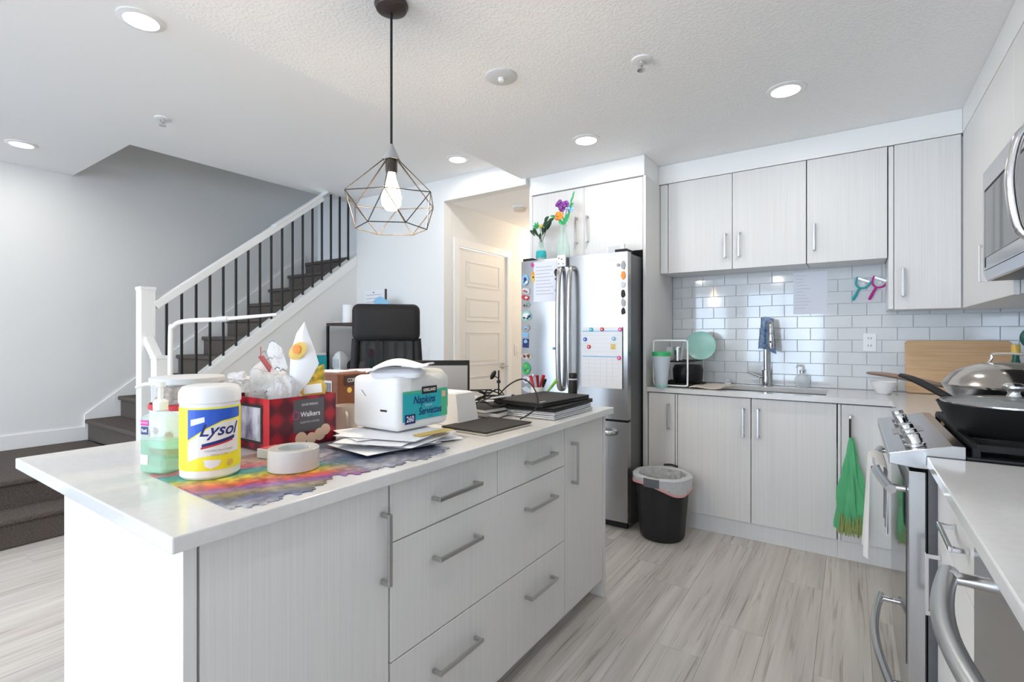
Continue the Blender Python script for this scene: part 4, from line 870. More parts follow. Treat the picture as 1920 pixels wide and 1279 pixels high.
def clothf(u, v):
    s_ = v*2-1; k = abs(s_); c = u*2-1                       # hung over the gooseneck, hugging it on both sides
    side = 1 if s_ > 0 else -1
    w_ = 0.028+0.022*k+0.006*math.sin(u*13+side)
    x = -0.468+c*w_+0.018*side*(0 if side > 0 else 1)
    y = 3.775-(0.028+0.012*math.sin(u*9))*side*min(1, k*3)-0.012*math.cos(c*1.5)
    z = 1.388-0.010*c*c-0.26*max(0, k-0.06)*(0.92 if side > 0 else 0.8)-0.018*c*k
    return (x, y, z)
solo('dishcloth', 'blue grey patterned dishcloth draped over the faucet neck', 'cloth', MB().grid(clothf, 18, 28), M['cloth'], (-0.47, 3.80, 1.15), smooth=True, solid=0.003)
t = thing('soap_dispenser', 'small clear glass soap dispenser behind the sink', 'bottle', (-0.272, 3.85, cz))
part('bottle', MB().lathe([(0.001, 0), (0.030, 0), (0.042, 0.02), (0.046, 0.05), (0.038, 0.075), (0.016, 0.092), (0.014, 0.10), (0.001, 0.10)], 28), M['glassy'], t, smooth=True)
part('collar', MB().lathe([(0.016, 0.10), (0.016, 0.115), (0.006, 0.12), (0.005, 0.145), (0.001, 0.145)], 16), M['chrome'], t, smooth=True)
part('spout', MB().tube(cat([(0, 0, 0.143), (-0.015, -0.01, 0.147), (-0.034, -0.02, 0.138)], 4), 0.0045, 8), M['chrome'], t, smooth=True)
# dish rack
dx0, dx1, dy0, dy1 = -1.128, -0.90, 3.40, 3.82
t = thing('dish_rack', 'two-tier white metal dish rack beside the fridge panel', 'dish rack', (-1.01, 3.6, cz))
def rloop(y):
    z0_, z1_ = cz+0.012, cz+0.315; r = 0.025
    return cat([(dx0, y, z0_+r), (dx0, y, z1_-r), (dx0+0.006, y, z1_-0.006), (dx0+r, y, z1_), (dx1-r, y, z1_), (dx1-0.006, y, z1_-0.006), (dx1, y, z1_-r), (dx1, y, z0_+r), (dx1-0.006, y, z0_+0.006), (dx1-r, y, z0_), (dx0+r, y, z0_), (dx0+0.006, y, z0_+0.006), (dx0, y, z0_+r)], 3)
for y in (dy0, dy1): part('frame', MB().tube(rloop(y), 0.0055, 8), M['plastw'], t, world=True, smooth=True)
for z in (cz+0.016, cz+0.17):
    b = MB()
    for x in (dx0+0.004, dx1-0.004): b.tube([(x, dy0, z), (x, dy1, z)], 0.004, 6)
    for k in range(13): y = dy0+0.01+(dy1-dy0-0.02)*k/12; b.tube([(dx0, y, z), (dx1, y, z)], 0.0022, 5)
    part('shelf', b, M['charcoal'], t, world=True)
part('tray', MB().box(dx0+0.01, dx1+0.02, dy0+0.01, dy1, cz+0.0005, cz+0.008), M['black'], t, world=True)
t = thing('measuring_cup', 'tall frosted cup with green lid at the front of the dish rack', 'cup', (-1.055, 3.395-0.055, cz))
part('cup', MB().lathe([(0.001, 0.0), (0.036, 0.0), (0.039, 0.02), (0.060, 0.215), (0.058, 0.215), (0.037, 0.022), (0.001, 0.006)], 28), M['frost'], t, smooth=True)
part('foot', MB().lathe([(0.0395, 0.002), (0.0405, 0.022), (0.0385, 0.022)], 28, cap=False), M['mint'], t, smooth=True)
part('lid', MB().lathe([(0.062, 0.212), (0.063, 0.236), (0.059, 0.241), (0.001, 0.243)], 28), M['green'], t, smooth=True)
t = thing('plate', 'round mint green plate leaning in the dish rack', 'plate', (-0.91, 3.74, cz+0.195), 0)
Rt = Matrix.Translation((-0.90, 3.745, cz+0.275)) @ Matrix.Rotation(math.radians(12), 4, 'Z') @ Matrix.Rotation(math.radians(78), 4, 'X')
part('dish', MB().lathe([(0.001, 0), (0.07, 0), (0.105, 0.014), (0.103, 0.018), (0.069, 0.004), (0.001, 0.004)], 36).xf(Rt), M['mint'], t, world=True, smooth=True)
t = thing('loaf_tin', 'black nonstick pot standing on the lower tier of the dish rack', 'pot', (-0.955, 3.62, cz+0.021))
part('pot', MB().lathe([(0.001, 0), (0.072, 0), (0.085, 0.02), (0.088, 0.09), (0.078, 0.122), (0.05, 0.126), (0.001, 0.126)], 32, sx=1.15, sy=1.35), M['black'], t, smooth=True)
part('lever', MB().box(-0.012, 0.012, -0.126, -0.119, 0.06, 0.085), M['charcoal'], t)
t = thing('steel_cup', 'polished steel cup lying on the upper tier of the dish rack', 'cup', (-0.985, 3.47, cz+0.175))
part('cup', MB().lathe([(0.026, 0.0), (0.030, 0.003), (0.036, 0.095), (0.034, 0.095), (0.028, 0.006), (0.001, 0.006)], 24), M['chrome'], t, smooth=True)
t = thing('glass_tumbler', 'clear tumbler upside down at the left of the upper rack', 'glass', (-1.06, 3.55, cz+0.175))
part('glass', MB().lathe([(0.036, 0.0), (0.030, 0.09), (0.028, 0.094), (0.001, 0.094)], 24), M['glassy'], t, smooth=True)
t = thing('sponge', 'yellow and green sponge at the left of the dish rack', 'sponge', (-1.09, 3.44, cz+0.0185))
part('foam', MB().box(-1.119, -1.107, 3.405, 3.47, cz+0.019, cz+0.09), M['yellow'], t, world=True, bevel=0.003); part('scrubber', MB().box(-1.1068, -1.102, 3.405, 3.47, cz+0.019, cz+0.09), M['charcoal'], t, world=True, bevel=0.001)
solo('drying_cloth', 'folded grey beige cloth lying flat beside the sink', 'cloth', MB().grid(lambda u, v: (-0.885+0.20*u+0.03*v, 3.38+0.30*v, cz+0.007+0.004*math.sin(u*7+v*5)), 14, 12), M['beige'], (-0.78, 3.52, cz), smooth=True, solid=0.005)
t = thing('bath_plug', 'small white knob-shaped stopper at the back of the sink', 'stopper', (-0.735, 3.845, cz))
part('base', MB().lathe([(0.001, 0), (0.02, 0), (0.022, 0.012), (0.001, 0.012)], 20), M['plastw'], t, smooth=True); part('knob', MB().ball((0, 0, 0.026), 0.015, 14, 8), M['lgrey'], t, smooth=True)
t = thing('mixing_bowl', 'small white bowl on the worktop behind the wok handle', 'bowl', (0.16, 3.70, cz))
part('bowl', MB().lathe([(0.001, 0), (0.032, 0), (0.034, 0.006), (0.062, 0.05), (0.068, 0.075), (0.065, 0.075), (0.058, 0.05), (0.03, 0.012), (0.001, 0.010)], 32), M['plastw'], t, smooth=True)
part('foot_ring', MB().lathe([(0.033, 0.0005), (0.036, 0.0005), (0.036, 0.006), (0.033, 0.006)], 24, cap=False), M['lgrey'], t)
# leaning cutting board
Lb = Matrix.Translation((0.51, YK-0.072, cz+0.0015)) @ Matrix.Rotation(math.radians(-9.5), 4, 'X')
b = MB().prism([(-0.237, 0.012), (-0.225, 0), (0.225, 0), (0.237, 0.012), (0.237, 0.308), (0.225, 0.32), (-0.225, 0.32), (-0.237, 0.308)], 'y', -0.009, 0.009).xf(Lb)
t = thing('cutting_board', 'bamboo cutting board leaning against the tiles behind the range', 'cutting board', (0.51, YK-0.07, cz))
part('board', b, M['board'], t, world=True, bevel=0.002)
# bottles by the right wall
def bottle(name, label, x, y, h, r, gm, capm, z=cz):
    t = thing(name, label, 'bottle', (x, y, z), 0, 'bottles behind the range')
    part('glass', MB().lathe([(0.001, 0), (r, 0), (r*1.03, 0.01), (r, h*0.55), (r*0.5, h*0.72), (r*0.36, h*0.78), (r*0.36, h*0.93), (0.001, h*0.93)], 24), M[gm], t, smooth=True)
    part('label', MB().lathe([(r*1.04, h*0.15), (r*1.04, h*0.45)], 24, cap=False), M['lgrey'], t)
    part('cap', MB().lathe([(r*0.46, h*0.86), (r*0.46, h), (r*0.40, h*1.01), (0.001, h*1.01)], 20), M[capm], t, smooth=True)
bottle('oil_bottle', 'green glass bottle with gold cap behind the wok', 0.655, 3.35, 0.30, 0.036, 'dgreen', 'gold')
bottle('sauce_bottle', 'tall black capped bottle in the corner behind the wok', 0.735, 3.46, 0.33, 0.034, 'charcoal', 'black')
t = thing('utensil_crock', 'dark green handled utensils standing in a crock by the right wall', 'utensils', (0.735, 3.18, cz))
part('crock', MB().lathe([(0.001, 0), (0.052, 0), (0.056, 0.01), (0.056, 0.15), (0.050, 0.15), (0.050, 0.01), (0.001, 0.01)], 24), M['black'], t, smooth=True)
for (dx, dy, lx) in ((-0.03, 0.0, -0.06), (0.015, 0.02, 0.0), (0.0, -0.02, -0.04)):
    part('utensil', MB().tube([(dx*0.5, dy, 0.012), (lx, dy, 0.30)], 0.006, 8), M['charcoal'], t, smooth=True)
part('utensil_head', MB().ball((-0.066, 0.0, 0.335), 0.045, 14, 8, (0.8, 0.35, 1.0)), M['dgreen'], t, smooth=True)
# outlet, peelers, note on the tiles
yt_ = YK-0.0125
t = thing('wall_outlet', 'white double outlet on the tiles left of the cutting board', 'outlet', (0.097, yt_, 1.216))
part('plate', MB().box(0.062, 0.132, yt_-0.006, yt_-0.0005, 1.158, 1.274), M['plastw'], t, world=True, bevel=0.002)
for z in (1.193, 1.24):
    s_ = part('socket', MB().box(0.08, 0.114, yt_-0.0075, yt_-0.0062, z-0.017, z+0.017), M['plastw'], t, world=True)
    for x in (0.088, 0.103): part('slot', MB().box(x, x+0.003, yt_-0.0082, yt_-0.0076, z-0.004, z+0.008), M['charcoal'], s_, world=True)
def peeler(x0, m, label):
    t = thing('vegetable_peeler', label, 'peeler', (x0, yt_-0.01, 1.48), 0, 'peelers hanging on the tiles')
    y = yt_-0.012; a = Vector((x0, y, 1.487)); d_ = Vector((0.42, 0, 0.91)).normalized(); s_ = Vector((0.91, 0, -0.42))
    p = a+d_*0.085
    part('handle', MB().tube([a, a+d_*0.02, a+d_*0.07, p], [0.010, 0.0125, 0.010, 0.008], 12, flat=0.7), M[m], t, world=True, smooth=True)
    yoke = cat([p-s_*0.002, p+d_*0.012-s_*0.025, p+d_*0.035-s_*0.036, p+d_*0.062-s_*0.038], 5)
    yoke2 = cat([p+s_*0.002, p+d_*0.012+s_*0.025, p+d_*0.035+s_*0.036, p+d_*0.062+s_*0.038], 5)
    part('yoke', MB().tube(yoke, 0.0055, 8), M[m], t, world=True, smooth=True); part('yoke', MB().tube(yoke2, 0.0055, 8), M[m], t, world=True, smooth=True)
    part('blade', MB().bar(p+d_*0.055-s_*0.04, p+d_*0.055+s_*0.04, 0.012, 0.004, up=(0,1,0)), M['chrome'], t, world=True)
    part('hook', MB().box(p.x+d_.x*0.05-0.008, p.x+d_.x*0.05+0.008, yt_-0.007, yt_-0.0005, p.z+0.02, p.z+0.036), M['plastw'], t, world=True)
peeler(0.008, 'teal', 'teal Y-shaped peeler hanging on the tiles'); peeler(0.094, 'magenta', 'pink Y-shaped peeler hanging on the tiles')
t = thing('wall_note', 'pale sheet of notes taped to the tiles under the wall cabinets', 'paper', (-0.23, yt_, 1.55))
part('sheet', MB().box(-0.328, -0.13, yt_-0.0015, yt_-0.0005, 1.405, 1.69), M['lilac'], t, world=True)
b = MB()
for k in range(11): b.box(-0.315, -0.25+random.uniform(-0.02, 0.03), yt_-0.002, yt_-0.0016, 1.665-k*0.022, 1.6665-k*0.022)
part('writing', b, M['text'], t, world=True)

# ------------------------------------------------------------------ bin
t = thing('trash_bin', 'black ribbed plastic trash bin with white liner beside the fridge', 'bin', (-0.985, 3.13, 0.0))
part('bucket', MB().lathe([(0.001, 0.002), (0.125, 0.002), (0.132, 0.012), (0.1335, 0.03), (0.158, 0.335), (0.160, 0.36), (0.170, 0.365), (0.172, 0.385), (0.160, 0.385), (0.150, 0.37), (0.124, 0.03), (0.001, 0.03)], 96, wob=lambda a, z: 1+(0.022*(1 if math.sin(a*11) > 0.1 else 0) if 0.02 < z < 0.355 else 0)), M['bin'], t, smooth=True)
part('grip', MB().tube(cat([(-0.045, 0.178, 0.402), (0.0, 0.188, 0.406), (0.045, 0.178, 0.402)], 4), 0.007, 8), M['bin'], t, smooth=True)
def grp(u, v): a = math.radians(252+30*u); return (math.cos(a)*0.1865, math.sin(a)*0.1865, 0.345+0.052*v)
part('grip', MB().grid(grp, 8, 2), mat('grip_grey', (0.14, 0.15, 0.17), 0.35), t, smooth=True, solid=0.003)
rn = random.Random(2)
def lin(u, v):
    a = 2*PI*u; f = 1+0.03*math.sin(a*7)+0.02*math.sin(a*13+1)
    hang = 0.055+0.035*math.sin(a-0.2)*0.5+0.03*max(0, math.cos(a-5.6))**4*2.0
    if v < 0.5: k = v/0.5; return (math.cos(a)*(0.120+0.022*k)*f, math.sin(a)*(0.120+0.022*k)*f, 0.22+0.173*k)
    k = (v-0.5)/0.5; r = 0.142*f**0.6+(0.180-0.142*f**0.6)*min(1, k*3); return (math.cos(a)*r*f**0.4, math.sin(a)*r*f**0.4, 0.393+0.006*math.sin(min(1, k*3)*PI)-hang*max(0, k-0.34)*1.5)
part('liner', MB().grid(lin, 72, 16), M['liner'], t, smooth=True, merge=True)
def tie(u, v):
    a = 2*PI*u; k0 = 1.0; hang = 0.055+0.035*math.sin(a-0.2)*0.5+0.03*max(0, math.cos(a-5.6))**4*2.0; f = 1+0.03*math.sin(a*7)+0.02*math.sin(a*13+1)
    return (math.cos(a)*0.1825*f**0.4, math.sin(a)*0.1825*f**0.4, 0.393-hang*0.99+0.014*v)
part('tie_band', MB().grid(tie, 72, 1), M['linerp'], t, smooth=True, merge=True)
# ------------------------------------------------------------------ things on the island
iz = CT+0.0005
_s, _c = math.sin(math.radians(34.2)), math.cos(math.radians(34.2))
VR = Vector((_c, _s, 0)); VF = Vector((-_s, _c, 0))       # the directions across and along the room seen from the doorway side
def wp(u, v, T):
    return Vector((0, 0, 1.25)) + VF*T + VR*(T*(u-960)/936) + Vector((0, 0, T*(632-v)/936))
def pillow(b, pts, th, nrm=None, inset=0.55):                 # soft bag from an outline, bulging both ways
    P = [Vector(p) for p in pts]; n = len(P); c = sum(P, Vector())/n
    N = nrm or (P[1]-P[0]).cross(P[2]-P[0]).normalized(); k0 = len(b.v)
    I = [c+(p-c)*inset for p in P]
    b.v += P + [p+N*th*0.8 for p in I] + [p-N*th*0.8 for p in I] + [c+N*th, c-N*th]
    for i in range(n):
        j = (i+1) % n
        b.face((k0+i, k0+j, k0+n+j, k0+n+i)); b.face((k0+j, k0+i, k0+2*n+i, k0+2*n+j))
        b.face((k0+n+i, k0+n+j, k0+3*n)); b.face((k0+2*n+j, k0+2*n+i, k0+3*n+1))
    return b
# half-finished jigsaw
rn = random.Random(11); pts = [(-1.43, 0.515), (-1.01, 0.500)]
y = 0.50; xx = -1.012
while y < 1.12:
    h_ = rn.choice([0.018, 0.024, 0.03]); y2 = y+h_
    pts += [(xx, y), (xx+0.006, y+h_*0.3), (xx-0.005, y+h_*0.55), (xx, y2)]; y = y2
    xx = min(-0.985, max(-1.075, xx+rn.choice([-0.02, -0.02, 0, 0.02, 0.02]))) if y < 0.80 else min(-0.975, xx+rn.choice([0.0, 0.018, -0.018, 0.018]))
pts += [(xx, 1.15), (-1.43, 1.15)]
solo('jigsaw_puzzle', 'colourful rainbow jigsaw puzzle lying half finished on the island', 'puzzle', MB().prism(pts, 'z', iz, iz+0.0022), M['puzzle'], (-1.42, 0.52, iz))
jz = iz+0.003
# disinfectant wipes
t = thing('wipes_canister', 'yellow and white canister of disinfecting wipes on the puzzle', 'canister', (-1.306, 0.60, jz)); R = 0.0655
part('body', MB().lathe([(0.001, 0), (R-0.006, 0), (R-0.001, 0.006), (R-0.001, 0.178), (0.001, 0.178)], 48), M['plastw'], t, smooth=True)
part('label', MB().lathe([(R, 0.022), (R, 0.170)], 48, cap=False), M['yellow'], t, smooth=True)
part('lid', MB().lathe([(R-0.001, 0.178), (R+0.0015, 0.180), (R+0.0012, 0.205), (R-0.006, 0.217), (R-0.014, 0.2195), (0.001, 0.2195)], 48), M['plastw'], t, smooth=True)
a0 = math.atan2(-0.60, 1.306)                               # the side of the can that faces the camera
def wrap(r, da=0, dz=0):
    def fn(x, y): a = a0+da+x/R; return Vector((-1.306+math.cos(a)*r, 0.60+math.sin(a)*r, jz+dz+y))
    return fn
def curved(pts, r):                                           # flat print wrapped round the can: outline of (arc, height), cut into strips
    n = 14; b = MB(); f = wrap(r)
    xs = [min(p[0] for p in pts)+(max(p[0] for p in pts)-min(p[0] for p in pts))*k/n for k in range(n+1)]
    def span(x):
        ys = []
        for i in range(len(pts)):
            (xa, ya), (xb_, yb_) = pts[i], pts[(i+1) % len(pts)]
            if min(xa, xb_)-1e-9 <= x <= max(xa, xb_)+1e-9:
                ys += [ya, yb_] if abs(xa-xb_) < 1e-9 else [ya+(yb_-ya)*(x-xa)/(xb_-xa)]
        return min(ys), max(ys)
    for k in range(n):
        (l0, h0), (l1, h1) = span(xs[k]), span(xs[k+1]); b.quad(f(xs[k], l0), f(xs[k+1], l1), f(xs[k+1], h1), f(xs[k], h0))
    return b
part('print', curved([(-0.050, 0.095), (-0.036, 0.104), (-0.01, 0.122), (0.025, 0.138), (0.075, 0.142), (0.075, 0.166), (-0.050, 0.166)], R+0.0006), M['blue'], t, world=True)
part('print', curved([(-0.036, 0.100), (-0.01, 0.118), (0.025, 0.134), (0.07, 0.137), (0.07, 0.060), (-0.02, 0.055), (-0.05, 0.045), (-0.05, 0.090)], R+0.0004), M['paper2'], t, world=True)
part('print', curved([(-0.042, 0.128), (-0.012, 0.137), (-0.012, 0.149), (-0.042, 0.143)], R+0.0009), M['paper'], t, world=True)
part('print', curved([(-0.018, 0.078), (0.055, 0.092), (0.055, 0.100), (-0.018, 0.085)], R+0.0009), M['navy'], t, world=True)
part('print', curved([(-0.020, 0.073), (0.050, 0.0875), (0.050, 0.0915), (-0.020, 0.0775)], R+0.0009), M['red'], t, world=True)
part('print', curved([(-0.012, 0.032), (0.0, 0.026), (0.018, 0.032), (0.022, 0.045), (-0.014, 0.048)], R+0.0009), M['paper'], t, world=True)
part('print', curved([(0.034, 0.030), (0.042, 0.026), (0.052, 0.032), (0.05, 0.042), (0.038, 0.043)], R+0.0009), M['gold'], t, world=True)
text('Lysol', 0.040, M['navy'], t, wrap(R+0.0012, 0.26, 0.116), shear=0.35, bold=0.0006)
text('DISINFECTING WIPES', 0.0065, M['text'], t, wrap(R+0.0012, 0.28, 0.068), shear=0.1)
text('LEMON & LIME', 0.0055, M['text'], t, wrap(R+0.0012, 0.28, 0.058))
# hand sanitiser
rzp = math.radians(18)
t = thing('sanitizer_bottle', 'green hand sanitiser pump bottle next to the wipes canister', 'bottle', (-1.432, 0.540, jz), rzp)
def rrect(a, b_, r, n=5):
    o = []
    for cx_, cy_, s0 in ((a-r, b_-r, 0), (-a+r, b_-r, PI/2), (-a+r, -b_+r, PI), (a-r, -b_+r, 1.5*PI)):
        for k in range(n+1): o.append((cx_+r*math.cos(s0+PI/2*k/n), cy_+r*math.sin(s0+PI/2*k/n)))
    return o
def loft(b, secs):
    n0 = len(b.v); n = len(secs[0][0])
    for pts_, z in secs:
        for p in pts_: b.v.append(Vector((p[0], p[1], z)))
    for i in range(len(secs)-1):
        for k in range(n):
            j = (k+1) % n; b.face((n0+i*n+k, n0+i*n+j, n0+(i+1)*n+j, n0+(i+1)*n+k))
    b.face([n0+k for k in range(n-1, -1, -1)]); b.face([n0+(len(secs)-1)*n+k for k in range(n)]); return b
part('gel', loft(MB(), [(rrect(0.037, 0.022, 0.012), 0), (rrect(0.041, 0.026, 0.014), 0.004), (rrect(0.041, 0.026, 0.014), 0.082)]), M['gel'], t, smooth=True)
part('bottle', loft(MB(), [(rrect(0.041, 0.026, 0.014), 0.0825), (rrect(0.041, 0.026, 0.014), 0.130), (rrect(0.036, 0.023, 0.014), 0.142), (rrect(0.018, 0.016, 0.014), 0.150), (rrect(0.014, 0.014, 0.0138), 0.154)]), M['clearp'], t, smooth=True)
part('pump', MB().lathe([(0.016, 0.154), (0.0165, 0.175), (0.011, 0.180), (0.0065, 0.182), (0.0065, 0.210), (0.011, 0.212), (0.011, 0.222), (0.001, 0.224)], 24).tube(cat([(0, 0, 0.217), (-0.03, -0.012, 0.219), (-0.052, -0.022, 0.210)], 5), 0.0045, 8), M['plastw'], t, smooth=True)
for (x0, x1, z0_, z1_, m) in ((-0.031, -0.006, 0.118, 0.131, 'magenta'), (-0.030, -0.008, 0.096, 0.115, 'navy'), (-0.031, -0.008, 0.022, 0.046, 'paper')): part('label', MB().box(x0, x1, -0.0272, -0.0264, z0_, z1_), M[m], t)
text('Purell', 0.012, M['paper'], t, lambda x, y: WM[t.name] @ Vector((-0.019+x*0.6, -0.0276, 0.1055+y)), bold=0.0003)
text('ADVANCED', 0.006, M['paper'], t, lambda x, y: WM[t.name] @ Vector((-0.0185+x*0.7, -0.0276, 0.1245+y)))
# tub of nuts
t = thing('nut_jar', 'clear plastic jar of brown nuts with red and white label', 'jar', (-1.640, 0.690, jz))
part('label', MB().lathe([(0.001, 0), (0.088, 0), (0.094, 0.006), (0.094, 0.135), (0.001, 0.135)], 40), M['plastw'], t, smooth=True)
part('red_band', MB().lathe([(0.0945, 0.128), (0.098, 0.131), (0.098, 0.142), (0.0945, 0.145)], 40, cap=False), M['red'], t, smooth=True)
part('red_band', MB().lathe([(0.0946, 0.004), (0.0946, 0.022)], 40, cap=False), M['red'], t, smooth=True)
b = MB()
for k in range(14): a = 2*PI*k/14; b.lathe([(0.011, 0), (0.011, 0.002), (0.001, 0.003)], 8, (math.cos(a)*0.0935, math.sin(a)*0.0935, 0.06+0.012*(k % 2)), Matrix.Rotation(a, 4, 'Z') @ Matrix.Rotation(PI/2, 4, 'Y'))
part('picture', b, M['redd'], t)
b = MB(); rn = random.Random(9)
for k in range(150):
    a = rn.uniform(0, 2*PI); r = 0.074*rn.uniform(0.5, 1)**0.5; b.ball((math.cos(a)*r, math.sin(a)*r, 0.148+rn.uniform(0, 0.040)), 0.011, 6, 4, (1, 0.8, 0.75), Matrix.Rotation(rn.uniform(0, 3), 3, 'X'))
o = part('nuts', b, M['nuts'], t, smooth=True); o['kind'] = 'stuff'
part('jar', MB().lathe([(0.091, 0.1455), (0.091, 0.20), (0.088, 0.20), (0.088, 0.1455)], 40, cap=False), M['jarp'], t, smooth=True)
part('lid', MB().lathe([(0.094, 0.2005), (0.096, 0.203), (0.096, 0.217), (0.092, 0.220), (0.001, 0.220)], 40), M['lgrey'], t, smooth=True)
# red tartan biscuit box
bx0, bx1, by0, by1, bh = -1.645, -1.392, 0.800, 1.025, 0.155
t = thing('biscuit_box', 'red tartan biscuit box holding snack bags on the island', 'box', ((bx0+bx1)/2, (by0+by1)/2, jz)); e = 0.003
part('side', MB().box(bx0, bx1, by0, by0+e, jz, jz+bh), M['tartan'], t, world=True); part('side', MB().box(bx0, bx1, by1-e, by1, jz, jz+bh), M['tartan'], t, world=True)
part('side', MB().box(bx0, bx0+e, by0+e, by1-e, jz, jz+bh), M['tartan'], t, world=True); part('side', MB().box(bx1-e, bx1, by0+e, by1-e, jz, jz+bh), M['tartan'], t, world=True)
part('bottom', MB().box(bx0+e, bx1-e, by0+e, by1-e, jz, jz+e), M['redd'], t, world=True)
part('corner_print', MB().box(bx1-0.032, bx1+0.0004, by0-0.0006, by0-0.0001, jz, jz+bh), M['red'], t, world=True)
part('picture_frame', MB().box(bx1-0.17, bx1-0.036, by0-0.0012, by0-0.0002, jz+0.02, jz+0.135), M['charcoal'], t, world=True)
part('picture', MB().box(bx1-0.16, bx1-0.046, by0-0.0018, by0-0.0013, jz+0.028, jz+0.127), mat('photo_print', (0.62, 0.60, 0.66), 0.4, var=((0.12, 0.10, 0.16), 26, (1, 1, 0.5))), t, world=True)
part('panel_print', MB().box(bx1+0.0002, bx1+0.0007, by0+0.075, by0+0.18, jz+0.045, jz+0.145), mat('plaque', (0.10, 0.09, 0.10), 0.4), t, world=True)
text('Walkers', 0.021, M['paper'], t, plane_fn((bx1+0.0012, by0+0.132, jz+0.098), (0,1,0), (0,0,1)), bold=0.0004, sx=0.95)
text('SHORTBREAD', 0.010, M['paper'], t, plane_fn((bx1+0.0012, by0+0.13, jz+0.128), (0,1,0), (0,0,1)), sx=0.9)
text('ASSORTED COOKIES', 0.008, M['lgrey'], t, plane_fn((bx1+0.0012, by0+0.13, jz+0.074), (0,1,0), (0,0,1)), sx=0.9)
part('emblem', MB().tube([(bx1+0.001, by0+0.083+0.010*math.cos(2*PI*k/16), jz+0.098+0.012*math.sin(2*PI*k/16)) for k in range(17)], 0.0009, 5), M['pink'], t, world=True)
for (y, z, r) in ((0.10, 0.026, 0.020), (0.135, 0.022, 0.018), (0.165, 0.030, 0.020), (0.185, 0.042, 0.018)): part('cookie_print', MB().lathe([(r, 0.0006), (r, 0.0012), (0.001, 0.0016)], 14, (bx1, by0+y, jz+z), Matrix.Rotation(PI/2, 4, 'Y')), M['skin'], t, world=True)
# bags standing in the box
def lumpbag(b, c, r, sc, seed, amp=0.16):
    rn = random.Random(seed); ph = [rn.uniform(0, 6) for _ in range(6)]; n0 = len(b.v)
    b.ball((0,0,0), 1, 20, 14)
    for i in range(n0, len(b.v)):
        p = b.v[i].copy(); d_ = 1+amp*(math.sin(p.x*5+ph[0])*math.sin(p.y*4+ph[1])+0.7*math.sin(p.z*7+ph[2]+p.x*3)+0.4*math.sin(p.y*11+ph[3]))
        b.v[i] = Vector((p.x*r*sc[0]*d_, p.y*r*sc[1]*d_, p.z*r*sc[2]*d_))+Vector(c)
    return b
t = thing('snack_bag', 'cloudy clear snack bag with red seal in the biscuit box', 'bag', (-1.56, 0.88, jz+0.01), 0, 'bags in the biscuit box')
part('bag', lumpbag(MB(), (-1.568, 0.895, jz+0.165), 0.085, (0.85, 0.7, 1.0), 1), M['bagp'], t, world=True, smooth=True)
part('contents', lumpbag(MB(), (-1.565, 0.895, jz+0.10), 0.055, (0.9, 0.9, 0.7), 4), M['green'], t, world=True, smooth=True)
sA = wp(489, 668, 1.60); sB = wp(514, 703, 1.60)
part('seal', MB().bar(sA, sB, 0.006, 0.028, up=VF), M['redd'], t, world=True, bevel=0.001)
part('twist', MB().tube([sA+Vector((0,0,0.0)), sA+Vector((0,0,0.03))], 0.0015, 5), M['red'], t, world=True)
part('knot', lumpbag(MB(), wp(447, 708, 1.50), 0.030, (1.3, 0.8, 0.5), 8, 0.25), M['bagp'], t, world=True, smooth=True)
t = thing('snack_bag', 'crumpled clear printed bag in the middle of the biscuit box', 'bag', (-1.47, 0.90, jz+0.01), 0, 'bags in the biscuit box')
part('bag', lumpbag(MB(), (-1.462, 0.885, jz+0.145), 0.055, (0.85, 0.9, 1.15), 2, 0.2), M['bagp'], t, world=True, smooth=True)
b = MB()
for (u, v, w_) in ((495, 660, 0.014), (510, 640, 0.018), (506, 672, 0.02), (520, 690, 0.018), (530, 694, 0.012), (500, 735, 0.02)): b.tube([wp(u-5, v+2, 1.54), wp(u, v-2, 1.535), wp(u+5, v+1, 1.54)], 0.0022, 5)
part('print', b, M['text'], t, world=True)
pts = [wp(u, v, 1.58) for u, v in ((508, 636), (528, 652), (540, 690), (530, 700), (512, 690), (500, 660))]
part('loose_flap', pillow(MB(), pts, 0.002, -VF), M['bagp'], t, world=True, smooth=True)
t = thing('paper_cone_bag', 'white pointed paper bag with orange and yellow logo in the biscuit box', 'bag', (-1.50, 0.95, jz+0.005), 0, 'bags in the biscuit box')
pts = [wp(u, v, 1.57) for u, v in ((571, 603), (578, 625), (590, 655), (598, 682), (580, 715), (548, 752), (541, 735), (545, 660), (556, 625))]
part('bag', pillow(MB(), pts, 0.018, -VF), M['paper'], t, world=True, smooth=True)
pts = [wp(558+17*math.cos(2*PI*k/14), 658+16*math.sin(2*PI*k/14)-(6*math.cos(2*PI*k/14)), 1.545) for k in range(14)]
part('logo', pillow(MB(), pts, 0.0015, -VF), M['gold'], t, world=True)
pts = [wp(556+8*math.cos(2*PI*k/10), 655+9*math.sin(2*PI*k/10), 1.541) for k in range(10)]
part('logo', pillow(MB(), pts, 0.001, -VF), M['orange'], t, world=True)
t = thing('chip_bag', 'yellow snack bag at the right of the biscuit box', 'bag', (-1.44, 1.0, jz+0.005), 0, 'bags in the biscuit box')
pts = [wp(u, v, 1.60) for u, v in ((556, 722), (604, 712), (612, 722), (608, 752), (600, 772), (558, 778), (552, 750))]
part('bag', pillow(MB(), pts, 0.015, -VF), M['gold'], t, world=True, smooth=True)
part('label', MB().bar(wp(570, 731, 1.575), wp(603, 727, 1.575), 0.003, 0.028, up=(0,0,1)), M['paper2'], t, world=True)
t = thing('chip_bag', 'patterned yellow snack bag leaning behind the yellow snack bag', 'bag', (-1.47, 1.01, jz+0.005), 0, 'bags in the biscuit box')
pts = [wp(u, v, 1.66) for u, v in ((575, 702), (590, 690), (608, 682), (609, 710), (600, 745), (560, 765), (560, 725))]
